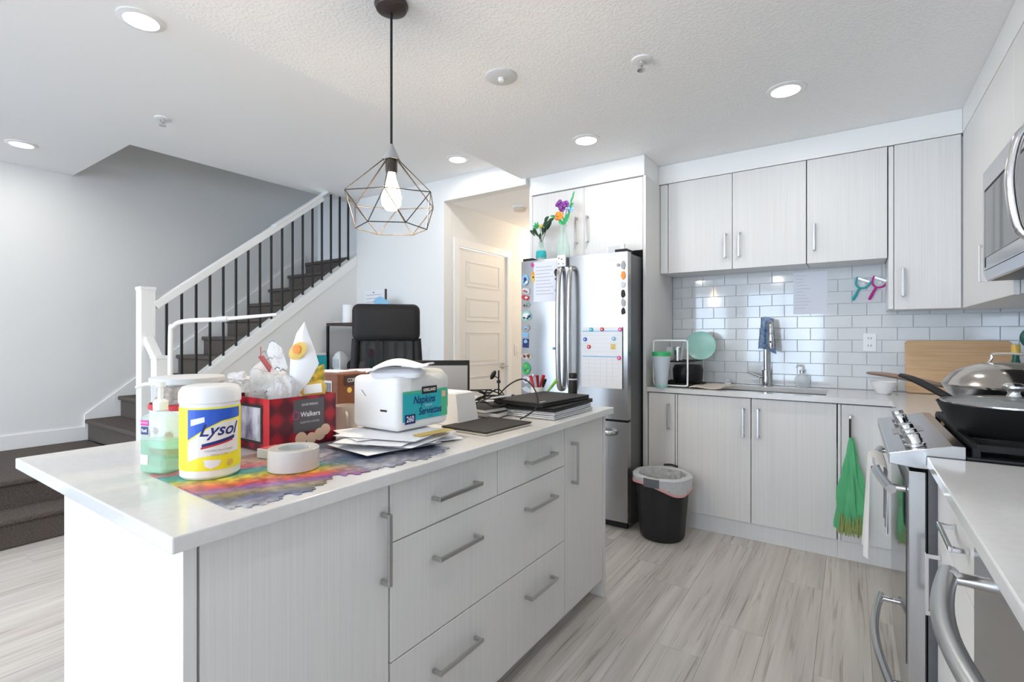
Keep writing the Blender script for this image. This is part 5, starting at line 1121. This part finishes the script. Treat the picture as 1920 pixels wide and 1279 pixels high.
part('bag', pillow(MB(), pts, 0.012, -VF), mat('chip_print', (0.85, 0.55, 0.03), 0.35, var=((0.10, 0.16, 0.05), 55, (1,1,1))), t, world=True, smooth=True)
# packing tape
t = thing('packing_tape', 'clear roll of packing tape lying on the puzzle', 'tape', (-1.184, 0.745, jz))
part('roll', MB().lathe([(0.041, 0), (0.060, 0), (0.062, 0.002), (0.062, 0.052), (0.060, 0.054), (0.041, 0.054), (0.041, 0)], 48, cap=False), mat('tape_clear', (0.80, 0.79, 0.74), 0.12, trans=0.25, ior=1.3), t, smooth=True)
part('core', MB().lathe([(0.038, 0.001), (0.0405, 0.001), (0.0405, 0.053), (0.038, 0.053), (0.038, 0.001)], 40, cap=False), M['lgrey'], t, smooth=True)
t = thing('card_packet', 'small pink and grey packet behind the packing tape', 'packet', (-1.315, 0.79, jz), math.radians(10))
part('packet', MB().box(-0.06, 0.06, -0.03, 0.03, 0, 0.026), M['lgrey'], t, bevel=0.002); part('label', MB().box(-0.055, 0.055, -0.026, 0.026, 0.0262, 0.0268), mat('card_pink', (0.62, 0.12, 0.12), 0.4), t)
# papers under the napkins
for k in range(11):
    rn = random.Random(40+k); c = Vector((-1.20+rn.uniform(-0.06, 0.05), 1.12+rn.uniform(-0.06, 0.08), 0)); rz_ = math.radians(rn.uniform(-25, 40)+(90 if k % 3 == 1 else 0)); cu = rn.uniform(0.3, 1.2)
    W2, H2 = 0.108, 0.14; z0_ = jz+0.0015+k*0.0031
    def sheet(u, v): return (-W2+2*W2*u, -H2+2*H2*v, 0.0010+0.0012*cu*((2*u-1)**2)*(2*v-1)**2)
    ORD = ('lowest', 'second', 'third', 'fourth', 'fifth', 'sixth', 'seventh', 'eighth', 'ninth', 'tenth', 'topmost')
    solo('paper_sheet', ORD[k]+' white sheet from the bottom of the pile under the napkin pack' if 0 < k < 10 else ORD[k]+' white sheet of the pile under the napkin pack', 'paper', MB().grid(sheet, 6, 6), M['paper'], (c.x, c.y, z0_), rz_, 'papers in the pile', world=False, solid=0.0011)
solo('yellow_note', 'yellow paper strip lying in the paper pile below the napkins', 'paper', MB().box(-0.02, 0.02, -0.07, 0.07, 0, 0.0015), M['gold'], (-1.085, 1.16, jz+0.0365), math.radians(-4), world=False)
# napkin pack
nz = jz+0.0385; n0x, n1x, n0y, n1y, nh = -1.375, -1.16, 1.075, 1.315, 0.172
t = thing('napkin_pack', 'opened plastic pack of white napkins on the paper pile', 'napkins', ((n0x+n1x)/2, (n0y+n1y)/2, nz))
part('stack', MB().box(n0x, n1x, n0y, n1y, nz, nz+nh), mat('napkin_white', (0.86, 0.86, 0.86), 0.8, bump=(40, 0.2, (1,1,6), 0.003)), t, world=True, bevel=0.02, seg=3, smooth=True)
b = loft(MB(), [([(n1x-0.13, n0y+0.05), (n1x+0.002, n0y+0.05), (n1x+0.002, n1y+0.002), (n1x-0.13, n1y+0.002)], nz+0.05), ([(n1x-0.13, n0y+0.05), (n1x+0.002, n0y+0.05), (n1x+0.002, n1y+0.002), (n1x-0.13, n1y+0.002)], nz+nh-0.01), ([(n1x-0.12, n0y+0.10), (n1x-0.02, n0y+0.10), (n1x-0.02, n1y-0.01), (n1x-0.12, n1y-0.01)], nz+nh+0.018)])
part('wrapper', b, M['wrap'], t, world=True, bevel=0.012, smooth=True)
part('label', MB().box(n1x+0.0025, n1x+0.0032, n0y+0.022, n1y-0.012, nz+0.030, nz+0.125), mat('label_teal', (0.02, 0.42, 0.50), 0.3), t, world=True)
part('label_edge', MB().box(n1x+0.0033, n1x+0.0036, n1y-0.045, n1y-0.012, nz+0.030, nz+0.125).box(n1x+0.0033, n1x+0.0036, n0y+0.022, n1y-0.046, nz+0.117, nz+0.125), mat('label_green', (0.08, 0.48, 0.26), 0.3), t, world=True)
part('brand_tag', MB().box(n1x+0.0037, n1x+0.0041, n0y+0.105, n0y+0.175, nz+0.112, nz+0.136), M['charcoal'], t, world=True)
part('count_tag', MB().box(n1x+0.0037, n1x+0.0041, n0y+0.030, n0y+0.075, nz+0.022, nz+0.052), M['navy'], t, world=True)
part('logo', MB().box(n1x+0.0037, n1x+0.0041, n1y-0.040, n1y-0.022, nz+0.095, nz+0.115), M['skin'], t, world=True)
f_ = lambda y, z: plane_fn((n1x+0.0046, y, z), (0,1,0), (0,0,1))
text('KIRKLAND', 0.014, M['paper'], t, f_(n0y+0.14, nz+0.124), bold=0.0003, sx=0.85); text('260', 0.026, M['paper'], t, f_(n0y+0.052, nz+0.037), bold=0.0005, sx=0.85)
text('Napkins', 0.036, M['navy'], t, f_(n0y+0.115, nz+0.094), shear=0.25, bold=0.0004, sx=0.85); text('Serviettes', 0.034, M['navy'], t, f_(n0y+0.143, nz+0.056), shear=0.25, bold=0.0004, sx=0.8)
text('PREMIUM', 0.008, M['paper'], t, f_(n0y+0.135, nz+0.074)); text('2 PLY', 0.008, M['navy'], t, f_(n0y+0.145, nz+0.038))
part('mark', MB().box(-1.235, -1.205, n0y-0.0012, n0y-0.0002, nz+0.062, nz+0.068), M['charcoal'], t, world=True); part('mark', MB().bar((-1.325, n0y-0.0006, nz+0.125), (-1.305, n0y-0.0006, nz+0.107), 0.0012, 0.003, up=(0,0,1)), M['grey'], t, world=True)
def napk(u, v):
    q = wp(697+(808-697)*u, 0, 1.62); a = v*2-1
    top = 0.030*math.sin(PI*min(1, u*1.15+0.05))+0.012*u
    return (q.x+VF.x*0.07*a, q.y+VF.y*0.07*a, nz+nh+0.012+top*(1-0.35*abs(a)**2)+0.02*u*u+0.010*(1-u)*(1 if a > 0 else 0.3))
part('pulled_napkin', MB().grid(napk, 16, 10), M['paper'], t, world=True, smooth=True, solid=0.004)
part('napkin_fold', loft(MB(), [(rrect(0.075, 0.055, 0.02), 0), (rrect(0.085, 0.06, 0.02), 0.016), (rrect(0.06, 0.045, 0.02), 0.030)]).xf(Matrix.Translation(tuple(wp(748, 700, 1.64)-Vector((0, 0, 0.012)))) @ Matrix.Rotation(math.radians(34), 4, 'Z')), M['paper'], t, world=True, smooth=True)
# cardboard box and cup behind
t = thing('cardboard_box', 'brown printed cardboard box behind the biscuit box', 'box', (-1.75, 1.34, iz))
part('carton', MB().box(-1.88, -1.640, 1.215, 1.50, iz, iz+0.195), mat('brown_carton', (0.20, 0.07, 0.03), 0.55, var=((0.15, 0.045, 0.02), 20, (1,1,1))), t, world=True, bevel=0.002)
part('label', MB().box(-1.735, -1.675, 1.2138, 1.2146, iz+0.11, iz+0.168), M['lgrey'], t, world=True)
b = MB()
for k in range(9): b.box(-1.73+k*0.006, -1.73+k*0.006+0.0015+0.0015*(k % 2), 1.2128, 1.2136, iz+0.118, iz+0.16)
part('barcode', b, M['charcoal'], t, world=True)
part('seal', MB().lathe([(0.011, 0.0003), (0.011, 0.001), (0.001, 0.0012)], 16, (-1.64, 1.27, iz+0.13), Matrix.Rotation(PI/2, 4, 'Y')), M['gold'], t, world=True)
part('panel_print', MB().box(-1.6396, -1.639, 1.245, 1.44, iz+0.148, iz+0.188), M['dbrown'], t, world=True)
text('COFFEE', 0.022, M['lgrey'], t, plane_fn((-1.6384, 1.29, iz+0.168), (0,1,0), (0,0,1)), bold=0.0004, sx=0.8)
for k, (x, y, a) in enumerate(((-1.78, 1.30, 10), (-1.72, 1.42, -15))): solo('paper_sheet', ('white folded paper on the left of the brown box lid', 'white folded paper on the right of the brown box lid')[k], 'paper', MB().box(-0.07, 0.07, -0.05, 0.05, 0, 0.004), M['paper'], (x, y, iz+0.196), math.radians(a), 'papers on the brown box', world=False)
t = thing('mug', 'beige ceramic mug between the biscuit box and the napkins', 'mug', (-1.50, 1.145, iz))
part('cup', MB().lathe([(0.001, 0), (0.036, 0), (0.042, 0.006), (0.045, 0.095), (0.042, 0.095), (0.039, 0.01), (0.001, 0.008)], 32), M['beige'], t, smooth=True)
part('handle', MB().tube(cat([(0.036, -0.025, 0.075), (0.062, -0.042, 0.07), (0.066, -0.045, 0.045), (0.056, -0.038, 0.025), (0.036, -0.025, 0.02)], 5), 0.005, 8), M['beige'], t, smooth=True)
# laptop, white box, slate, notebooks, cables
t = thing('open_laptop', 'open dark laptop standing behind the napkin pack', 'laptop', (-1.585, 1.70, iz), math.radians(40))
part('deck', MB().box(-0.16, 0.16, -0.13, 0.0, 0, 0.016), M['charcoal'], t, bevel=0.003); part('screen_lid', MB().box(-0.16, 0.16, 0.0, 0.009, 0.005, 0.232), M['black'], t, bevel=0.003)
part('screen', MB().box(-0.15, 0.15, -0.0012, -0.0002, 0.022, 0.208), M['grey'], t); part('keyboard', MB().box(-0.145, 0.145, -0.12, -0.02, 0.0162, 0.018), M['black'], t)
t = thing('white_carton', 'small plain white carton between napkins and dark tablet', 'box', (-1.33, 1.52, iz))
part('carton', loft(MB(), [([(-1.40, 1.445), (-1.225, 1.445), (-1.225, 1.57), (-1.40, 1.57)], iz), ([(-1.40, 1.455), (-1.248, 1.455), (-1.248, 1.565), (-1.40, 1.565)], iz+0.122)]), M['paper2'], t, world=True, bevel=0.002); part('flap', MB().box(-1.39, -1.26, 1.46, 1.56, iz+0.1225, iz+0.124), M['paper'], t, world=True)
t = thing('tablet_case', 'flat dark grey tablet in a case near the island edge', 'tablet', (-1.13, 1.50, iz), math.radians(-3))
part('case', MB().box(-0.105, 0.105, -0.135, 0.135, 0, 0.008), M['beige'], t, bevel=0.003); part('cover', MB().box(-0.107, 0.107, -0.137, 0.137, 0.0085, 0.014), M['charcoal'], t, bevel=0.002)
for k, (x, y, w_, l_, h_, z_, a, m, lb) in enumerate(((-1.335, 1.80, 0.21, 0.26, 0.022, 0, 6, 'dbrown', 'dark brown notebook under the pile of cables'), (-1.32, 1.775, 0.18, 0.24, 0.016, 0.0225, -8, 'charcoal', 'black notebook on top of the brown one under the cables'))):
    t = thing('notebook', lb, 'notebook', (x, y, iz+z_), math.radians(a), 'notebooks under the cables')
    part('pages', MB().box(-w_/2+0.003, w_/2-0.003, -l_/2+0.003, l_/2-0.003, 0.002, h_-0.002), M['paper2'], t); part('cover', MB().box(-w_/2, w_/2, -l_/2, l_/2, 0, 0.0018).box(-w_/2, w_/2, -l_/2, l_/2, h_-0.0018, h_), M[m], t)
rn = random.Random(21)
CC = (('thickest black cable coiled in the tangle beside the laptops', -1.30, 1.74), ('black cable coil nearest the dark tablet', -1.27, 1.66), ('black cable coil nearest the laptop stack', -1.27, 1.76), ('black cable coil lying toward the seating side of the island', -1.37, 1.74), ('uppermost black cable coil around the small microphone', -1.31, 1.78))
for k in range(5):
    c = Vector((CC[k][1], CC[k][2], iz+0.044+0.006*k)); pts = []
    for j in range(9):
        a = j*0.95+k; r = rn.uniform(0.03, 0.095); pts.append((c.x+r*math.cos(a), c.y+r*1.15*math.sin(a), c.z+rn.uniform(0.0, 0.045)))
    solo('cable', CC[k][0], 'cable', MB().tube(cat(pts, 6), 0.0042 if k == 0 else 0.0028, 6), M['black'], tuple(c), 0, 'tangled cables on the island', smooth=True)
solo('cable', 'grey charging cable lying on the cable tangle', 'cable', MB().tube(cat([wp(895, 755, 2.05), wp(915, 748, 2.06), wp(940, 744, 2.07), wp(958, 742, 2.1)], 5), 0.004, 6), M['lgrey'], tuple(wp(915, 748, 2.06)), 0, 'tangled cables on the island', smooth=True)
solo('cable', 'thin black cable arching up over the laptop stack', 'cable', MB().tube(cat([wp(935, 742, 2.15), wp(943, 732, 2.15), wp(960, 718, 2.12), wp(980, 711, 2.08), wp(997, 722, 2.02), wp(1008, 745, 1.97), wp(1005, 765, 1.95), wp(990, 778, 1.95), wp(975, 786, 1.96)], 6), 0.003, 6), M['black'], tuple(wp(975, 786, 1.96)), 0, 'tangled cables on the island', smooth=True)
solo('cable', 'short black cable loop left of the small microphone', 'cable', MB().tube(cat([wp(873, 738, 2.1), wp(878, 733, 2.1), wp(890, 732, 2.1), wp(905, 735, 2.1), wp(912, 742, 2.12)], 6), 0.004, 6), M['black'], tuple(wp(890, 738, 2.1)), 0, 'tangled cables on the island', smooth=True)
bp_ = wp(935, 760, 2.17)
t = thing('microphone', 'small black desk microphone standing among the cables', 'microphone', (bp_.x, bp_.y, iz+0.0395))
part('foot', MB().lathe([(0.001, 0), (0.030, 0), (0.028, 0.008), (0.006, 0.012), (0.001, 0.012)], 20), M['black'], t, smooth=True); part('stem', MB().tube([(0, 0, 0.01), (0, 0, 0.155)], 0.0035, 8), M['black'], t, smooth=True)
part('clamp', MB().box(-0.006, 0.006, -0.006, 0.006, 0.10, 0.112), M['black'], t)
part('head', MB().ball(tuple(-VR*0.024+Vector((0,0,0.135))), 0.019, 14, 8, (0.55, 0.55, 1.15), Matrix.Rotation(0.5, 3, VF)), M['black'], t, smooth=True)
part('arm', MB().tube([(0, 0, 0.12), tuple(-VR*0.018+Vector((0,0,0.13)))], 0.0025, 6), M['black'], t)
lz = iz
for k, (w_, l_, h_, dx, dy, a, m, lb) in enumerate(((0.255, 0.365, 0.016, 0, 0, 0, 'silver', 'silver laptop at the bottom of the laptop stack'), (0.25, 0.36, 0.015, 0.0, -0.002, 1, 'silver', 'silver laptop second from the bottom of the laptop stack'), (0.265, 0.40, 0.018, -0.012, 0.01, 2, 'black', 'black laptop second from the top of the laptop stack'), (0.26, 0.385, 0.020, -0.028, -0.01, -4, 'charcoal', 'dark grey laptop lying on top of the laptop stack'))):
    t = thing('closed_laptop', lb, 'laptop', (-1.125+dx, 1.955+dy, lz), math.radians(a), 'stacked closed laptops')
    part('base', MB().box(-w_/2, w_/2, -l_/2, l_/2, 0.0005, h_*0.55), M['silver' if m == 'silver' else 'black'], t, bevel=0.003); part('lid', MB().box(-w_/2, w_/2, -l_/2, l_/2, h_*0.58, h_), M[m], t, bevel=0.003)
    if k == 3: part('logo', MB().box(w_/2-0.03, w_/2-0.022, -l_/2+0.02, -l_/2+0.06, h_+0.0001, h_+0.0006), M['lgrey'], t)
    lz += h_+0.0005
t = thing('pen_cup', 'white cup with red and green handled tools behind the laptops', 'cup', (-1.30, 2.14, iz))
part('cup', MB().lathe([(0.001, 0), (0.030, 0), (0.034, 0.09), (0.031, 0.09), (0.028, 0.006), (0.001, 0.006)], 24), M['plastw'], t, smooth=True)
for (a, b_, m) in (((0, 0, 0.02), (-0.035, -0.01, 0.145), 'red'), ((0.01, 0, 0.02), (0.01, -0.02, 0.15), 'redd'), ((0.0, 0.01, 0.02), (0.045, 0.0, 0.13), 'black'), ((0.01, 0.01, 0.02), (0.085, 0.045, 0.125), 'lime'), ((-0.01, 0.0, 0.02), (0.025, 0.02, 0.15), 'red')): part('tool', MB().tube([a, tuple((Vector(a)+Vector(b_))/2), b_], [0.004, 0.005, 0.009], 8), M[m], t, smooth=True)
t = thing('spray_bottle', 'slim black bottle standing behind the laptop stack', 'bottle', (-1.135, 2.205, iz))
part('body', MB().lathe([(0.001, 0), (0.020, 0), (0.021, 0.004), (0.021, 0.125), (0.019, 0.128), (0.001, 0.128)], 24), M['black'], t, smooth=True); part('ring', MB().lathe([(0.0205, 0.1285), (0.0205, 0.135)], 24), M['lgrey'], t, smooth=True)
part('cap', MB().lathe([(0.021, 0.1355), (0.021, 0.158), (0.018, 0.162), (0.001, 0.162)], 24), M['black'], t, smooth=True)

# ------------------------------------------------------------------ desk corner
t = thing('desk', 'black metal framed desk with raised shelf in the corner by the stairs', 'desk', (-3.6, 3.0, 0))
part('desktop', MB().box(-4.08, -3.06, 2.66, 3.255, 0.735, 0.76), M['dbrown'], t, world=True, bevel=0.002)
for (x, y) in ((-4.06, 2.68), (-3.08, 2.68), (-4.06, 3.23), (-3.08, 3.23)): part('leg', MB().box(x-0.015, x+0.015, y-0.015, y+0.015, 0.001, 0.734), M['black'], t, world=True)
part('shelf', MB().box(-4.06, -3.27, 2.885, 3.255, 1.355, 1.38), M['dbrown'], t, world=True, bevel=0.002); part('lower_shelf', MB().box(-4.06, -3.27, 2.885, 3.255, 0.915, 0.935), M['dbrown'], t, world=True, bevel=0.002)
for (x, y) in ((-4.05, 2.895), (-3.28, 2.895), (-4.05, 3.245), (-3.28, 3.245)): part('post', MB().box(x-0.011, x+0.011, y-0.009, y+0.009, 0.761, 1.354), M['black'], t, world=True)
sz = 1.3805
t = thing('paper_towel_roll', 'white paper towel roll standing on the desk shelf', 'paper towel', (-3.83, 2.96, sz)); part('roll', MB().lathe([(0.018, 0), (0.055, 0), (0.055, 0.165), (0.018, 0.165), (0.018, 0)], 28, cap=False), M['paper'], t, smooth=True); part('core', MB().lathe([(0.015, 0.0), (0.0175, 0.0), (0.0175, 0.164), (0.015, 0.164), (0.015, 0)], 20, cap=False), M['beige'], t)
t = thing('spray_cleaner', 'orange spray bottle with blue trigger on the desk shelf', 'bottle', (-3.70, 2.97, sz)); part('bottle', MB().lathe([(0.001, 0), (0.032, 0), (0.034, 0.09), (0.016, 0.125), (0.001, 0.125)], 20), M['orange'], t, smooth=True); part('trigger', MB().box(-0.028, 0.02, -0.012, 0.012, 0.126, 0.17), M['blue'], t, bevel=0.004)
for k, (x, m, h_, lb) in enumerate(((-3.60, 'green', 0.12, 'green bottle with white cap on the desk shelf'), (-3.50, 'lime', 0.14, 'pale lime bottle on the desk shelf half behind the chair'))):
    t = thing('cleaner_bottle', lb, 'bottle', (x, 2.97, sz), 0, 'bottles on the desk shelf'); part('bottle', MB().lathe([(0.001, 0), (0.036, 0), (0.038, h_*0.7), (0.014, h_), (0.001, h_)], 20), M[m], t, smooth=True); part('cap', MB().lathe([(0.014, h_+0.0005), (0.014, h_+0.03), (0.001, h_+0.03)], 14), M['plastw'], t)
t = thing('wipes_packet', 'light blue packet lying on top of bottles behind the chair', 'packet', (-3.57, 3.08, sz)); part('packet', lumpbag(MB(), (-3.56, 3.10, sz+0.12), 0.12, (1.0, 0.45, 0.95), 6, 0.05), M['lblue'], t, world=True, smooth=True); part('flap', MB().box(-3.60, -3.52, 3.030, 3.036, sz+0.09, sz+0.15), M['paper'], t, world=True)
solo('loose_paper', 'crumpled white papers at the left end of the desk shelf', 'paper', MB().grid(lambda u, v: (-4.0+0.16*u, 2.89+0.1*v, sz+0.004+0.012*math.sin(u*6)*math.sin(v*4)**2), 10, 6), M['paper'], (-3.92, 2.94, sz), smooth=True, solid=0.002)
s2 = 0.9355
t = thing('water_jug', 'white plastic jug on the lower desk shelf', 'jug', (-3.97, 2.97, s2)); part('jug', loft(MB(), [(rrect(0.05, 0.045, 0.015), 0), (rrect(0.055, 0.05, 0.015), 0.12), (rrect(0.035, 0.035, 0.015), 0.16), (rrect(0.016, 0.016, 0.0155), 0.18)]), M['plastw'], t, smooth=True); part('label', MB().box(-0.045, 0.045, -0.0525, -0.0508, 0.03, 0.11), M['lgrey'], t)
t = thing('tissue_packet', 'teal tissue packet at the left of the white jug', 'packet', (-4.06, 2.79, 0.7605)); part('packet', MB().box(-0.055, 0.05, -0.07, 0.07, 0, 0.32), M['teal'], t, bevel=0.012); part('top', MB().box(-0.05, 0.045, -0.065, 0.065, 0.3205, 0.345), M['plastw'], t, bevel=0.006)
t = thing('headphones', 'black and white headphones on the lower desk shelf', 'headphones', (-3.74, 2.98, s2)); part('headband', MB().tube([(0.085*math.cos(PI*k/12), 0, 0.055+0.085*math.sin(PI*k/12)) for k in range(13)], 0.010, 8), M['black'], t, smooth=True); part('ear_cup', MB().ball((-0.085, 0, 0.05), 0.048, 14, 8, (0.5, 0.9, 1)), M['black'], t, smooth=True); part('ear_cup', MB().ball((0.085, 0, 0.05), 0.048, 14, 8, (0.5, 0.9, 1)), M['plastw'], t, smooth=True)
t = thing('toy_flower', 'red and teal toy behind the headphones on the lower shelf', 'toy', (-3.70, 3.10, s2)); part('stand', MB().lathe([(0.001, 0), (0.05, 0), (0.035, 0.12), (0.001, 0.125)], 18), M['teal'], t, smooth=True); part('top', MB().ball((0, 0, 0.165), 0.05, 14, 8, (1.1, 1, 0.75)), M['pink'], t, smooth=True)
t = thing('notice_board', 'white notice sheet with dark right edge on the desk wall', 'notice', (-3.85, 3.277, 1.6))
part('sheet', MB().box(-4.00, -3.70, 3.2765, 3.2792, 1.53, 1.705), M['paper'], t, world=True); part('edge_strip', MB().box(-3.695, -3.678, 3.268, 3.2792, 1.44, 1.71), M['dbrown'], t, world=True)
b = MB()
for k in range(4): b.box(-3.97, -3.75, 3.2758, 3.2764, 1.66-k*0.035, 1.664-k*0.035)
part('writing', b, M['text'], t, world=True); part('pin', MB().ball((-3.86, 3.273, 1.685), 0.006, 8, 6), M['charcoal'], t, world=True)
# office chair
ch = thing('office_chair', 'black high-backed office chair at the corner desk', 'chair', (-2.585, 2.33, 0), math.radians(44))
part('seat', loft(MB(), [(rrect(0.24, 0.24, 0.07), 0.43), (rrect(0.25, 0.25, 0.08), 0.46), (rrect(0.25, 0.25, 0.08), 0.50), (rrect(0.23, 0.23, 0.08), 0.52)]), M['fabric'], ch, smooth=True)
def cush(x0, x1, z0_, z1_, y0, y1, r): return MB().box(x0, x1, y0, y1, z0_, z1_)
part('headrest', cush(-0.205, 0.205, 1.225, 1.455, -0.325, -0.225, 0.04), M['fabric'], ch, bevel=0.042, seg=4, smooth=True)
part('back_frame', MB().tube(cat([(-0.185, -0.25, 1.24), (-0.20, -0.255, 1.0), (-0.215, -0.25, 0.75), (-0.19, -0.22, 0.56), (0, -0.20, 0.53), (0.19, -0.22, 0.56), (0.215, -0.25, 0.75), (0.20, -0.255, 1.0), (0.185, -0.25, 1.24)], 6), 0.026, 10), M['fabric'], ch, smooth=True)
part('back_mesh', MB().grid(lambda u, v: (-0.195+0.39*u, -0.245-0.03*math.sin(PI*u), 0.56+0.68*v), 12, 10), mat('mesh_fabric', (0.012, 0.012, 0.013), 0.8, alpha=0.93), ch, smooth=True)
for x in (-0.12, -0.06, 0.0, 0.06, 0.12): part('back_slat', MB().bar((x, -0.29, 0.62), (x*0.95, -0.29, 1.23), 0.022, 0.008, up=(0,1,0)), M['black'], ch)
part('back_post', MB().bar((0, -0.30, 0.48), (0, -0.31, 0.80), 0.07, 0.02, up=(0,1,0)).bar((0, -0.31, 0.478), (0, 0.05, 0.42), 0.07, 0.02), M['black'], ch)
for s_ in (-1, 1):
    arm = part('armrest', MB().box(s_*0.28-0.035, s_*0.28+0.035, -0.13, 0.13, 0.66, 0.69), M['black'], ch, bevel=0.01)
    part('arm_post', MB().bar((s_*0.28, 0, 0.66), (s_*0.275, 0, 0.445), 0.03, 0.05, up=(0,1,0)).bar((s_*0.275, 0, 0.445), (s_*0.15, 0, 0.425), 0.05, 0.02), M['black'], arm)
part('gas_lift', MB().lathe([(0.03, 0.10), (0.03, 0.28), (0.02, 0.285), (0.02, 0.43)], 16), M['black'], ch, smooth=True)
for k in range(5):
    a = 2*PI*k/5+0.3; l_ = part('base_leg', MB().bar((0.02*math.cos(a), 0.02*math.sin(a), 0.12), (0.29*math.cos(a), 0.29*math.sin(a), 0.085), 0.04, 0.028), M['black'], ch, bevel=0.005)
    part('caster', MB().lathe([(0.001, -0.012), (0.028, -0.012), (0.028, 0.012), (0.001, 0.012)], 16, (0.29*math.cos(a), 0.29*math.sin(a), 0.030), Matrix.Rotation(a, 4, 'Z') @ Matrix.Rotation(PI/2, 4, 'X')), M['black'], l_)
# white tubular drying rack between island and stairs
b0 = Vector((-3.045, 1.195, 0)); b1 = Vector((-2.579, 1.512, 0)); dd = (b1-b0).normalized(); pp = Vector((-dd.y, dd.x, 0))
t = thing('drying_rack', 'white tubular drying rack standing between island and stairs', 'drying rack', tuple(b0))
part('upright', MB().tube(cat([tuple(b0+Vector((0,0,0.02))), tuple(b0+Vector((0,0,0.6))), tuple(b0+Vector((0,0,1.24))), tuple(b0+dd*0.015+Vector((0,0,1.305))), tuple(b0+dd*0.075+Vector((0,0,1.335))), tuple(b0+dd*0.26+Vector((0,0,1.345)))], 6), 0.0125, 10), M['plastw'], t, world=True, smooth=True)
part('rail', MB().tube([tuple(b0+dd*0.30+Vector((0,0,1.348))), tuple(b0+dd*0.575+Vector((0,0,1.372)))], [0.011, 0.008], 10), M['plastw'], t, world=True, smooth=True)
part('joint', MB().tube([tuple(b0+dd*0.25+Vector((0,0,1.344))), tuple(b0+dd*0.31+Vector((0,0,1.349)))], 0.016, 10), M['lgrey'], t, world=True, smooth=True)
part('foot', MB().tube([tuple(b0-pp*0.25+Vector((0,0,0.013))), tuple(b0+pp*0.25+Vector((0,0,0.013)))], 0.0125, 10), M['plastw'], t, world=True, smooth=True); part('foot', MB().tube([tuple(b0+Vector((0,0,0.013))), tuple(b0+dd*0.5+Vector((0,0,0.013)))], 0.0125, 10), M['plastw'], t, world=True, smooth=True)
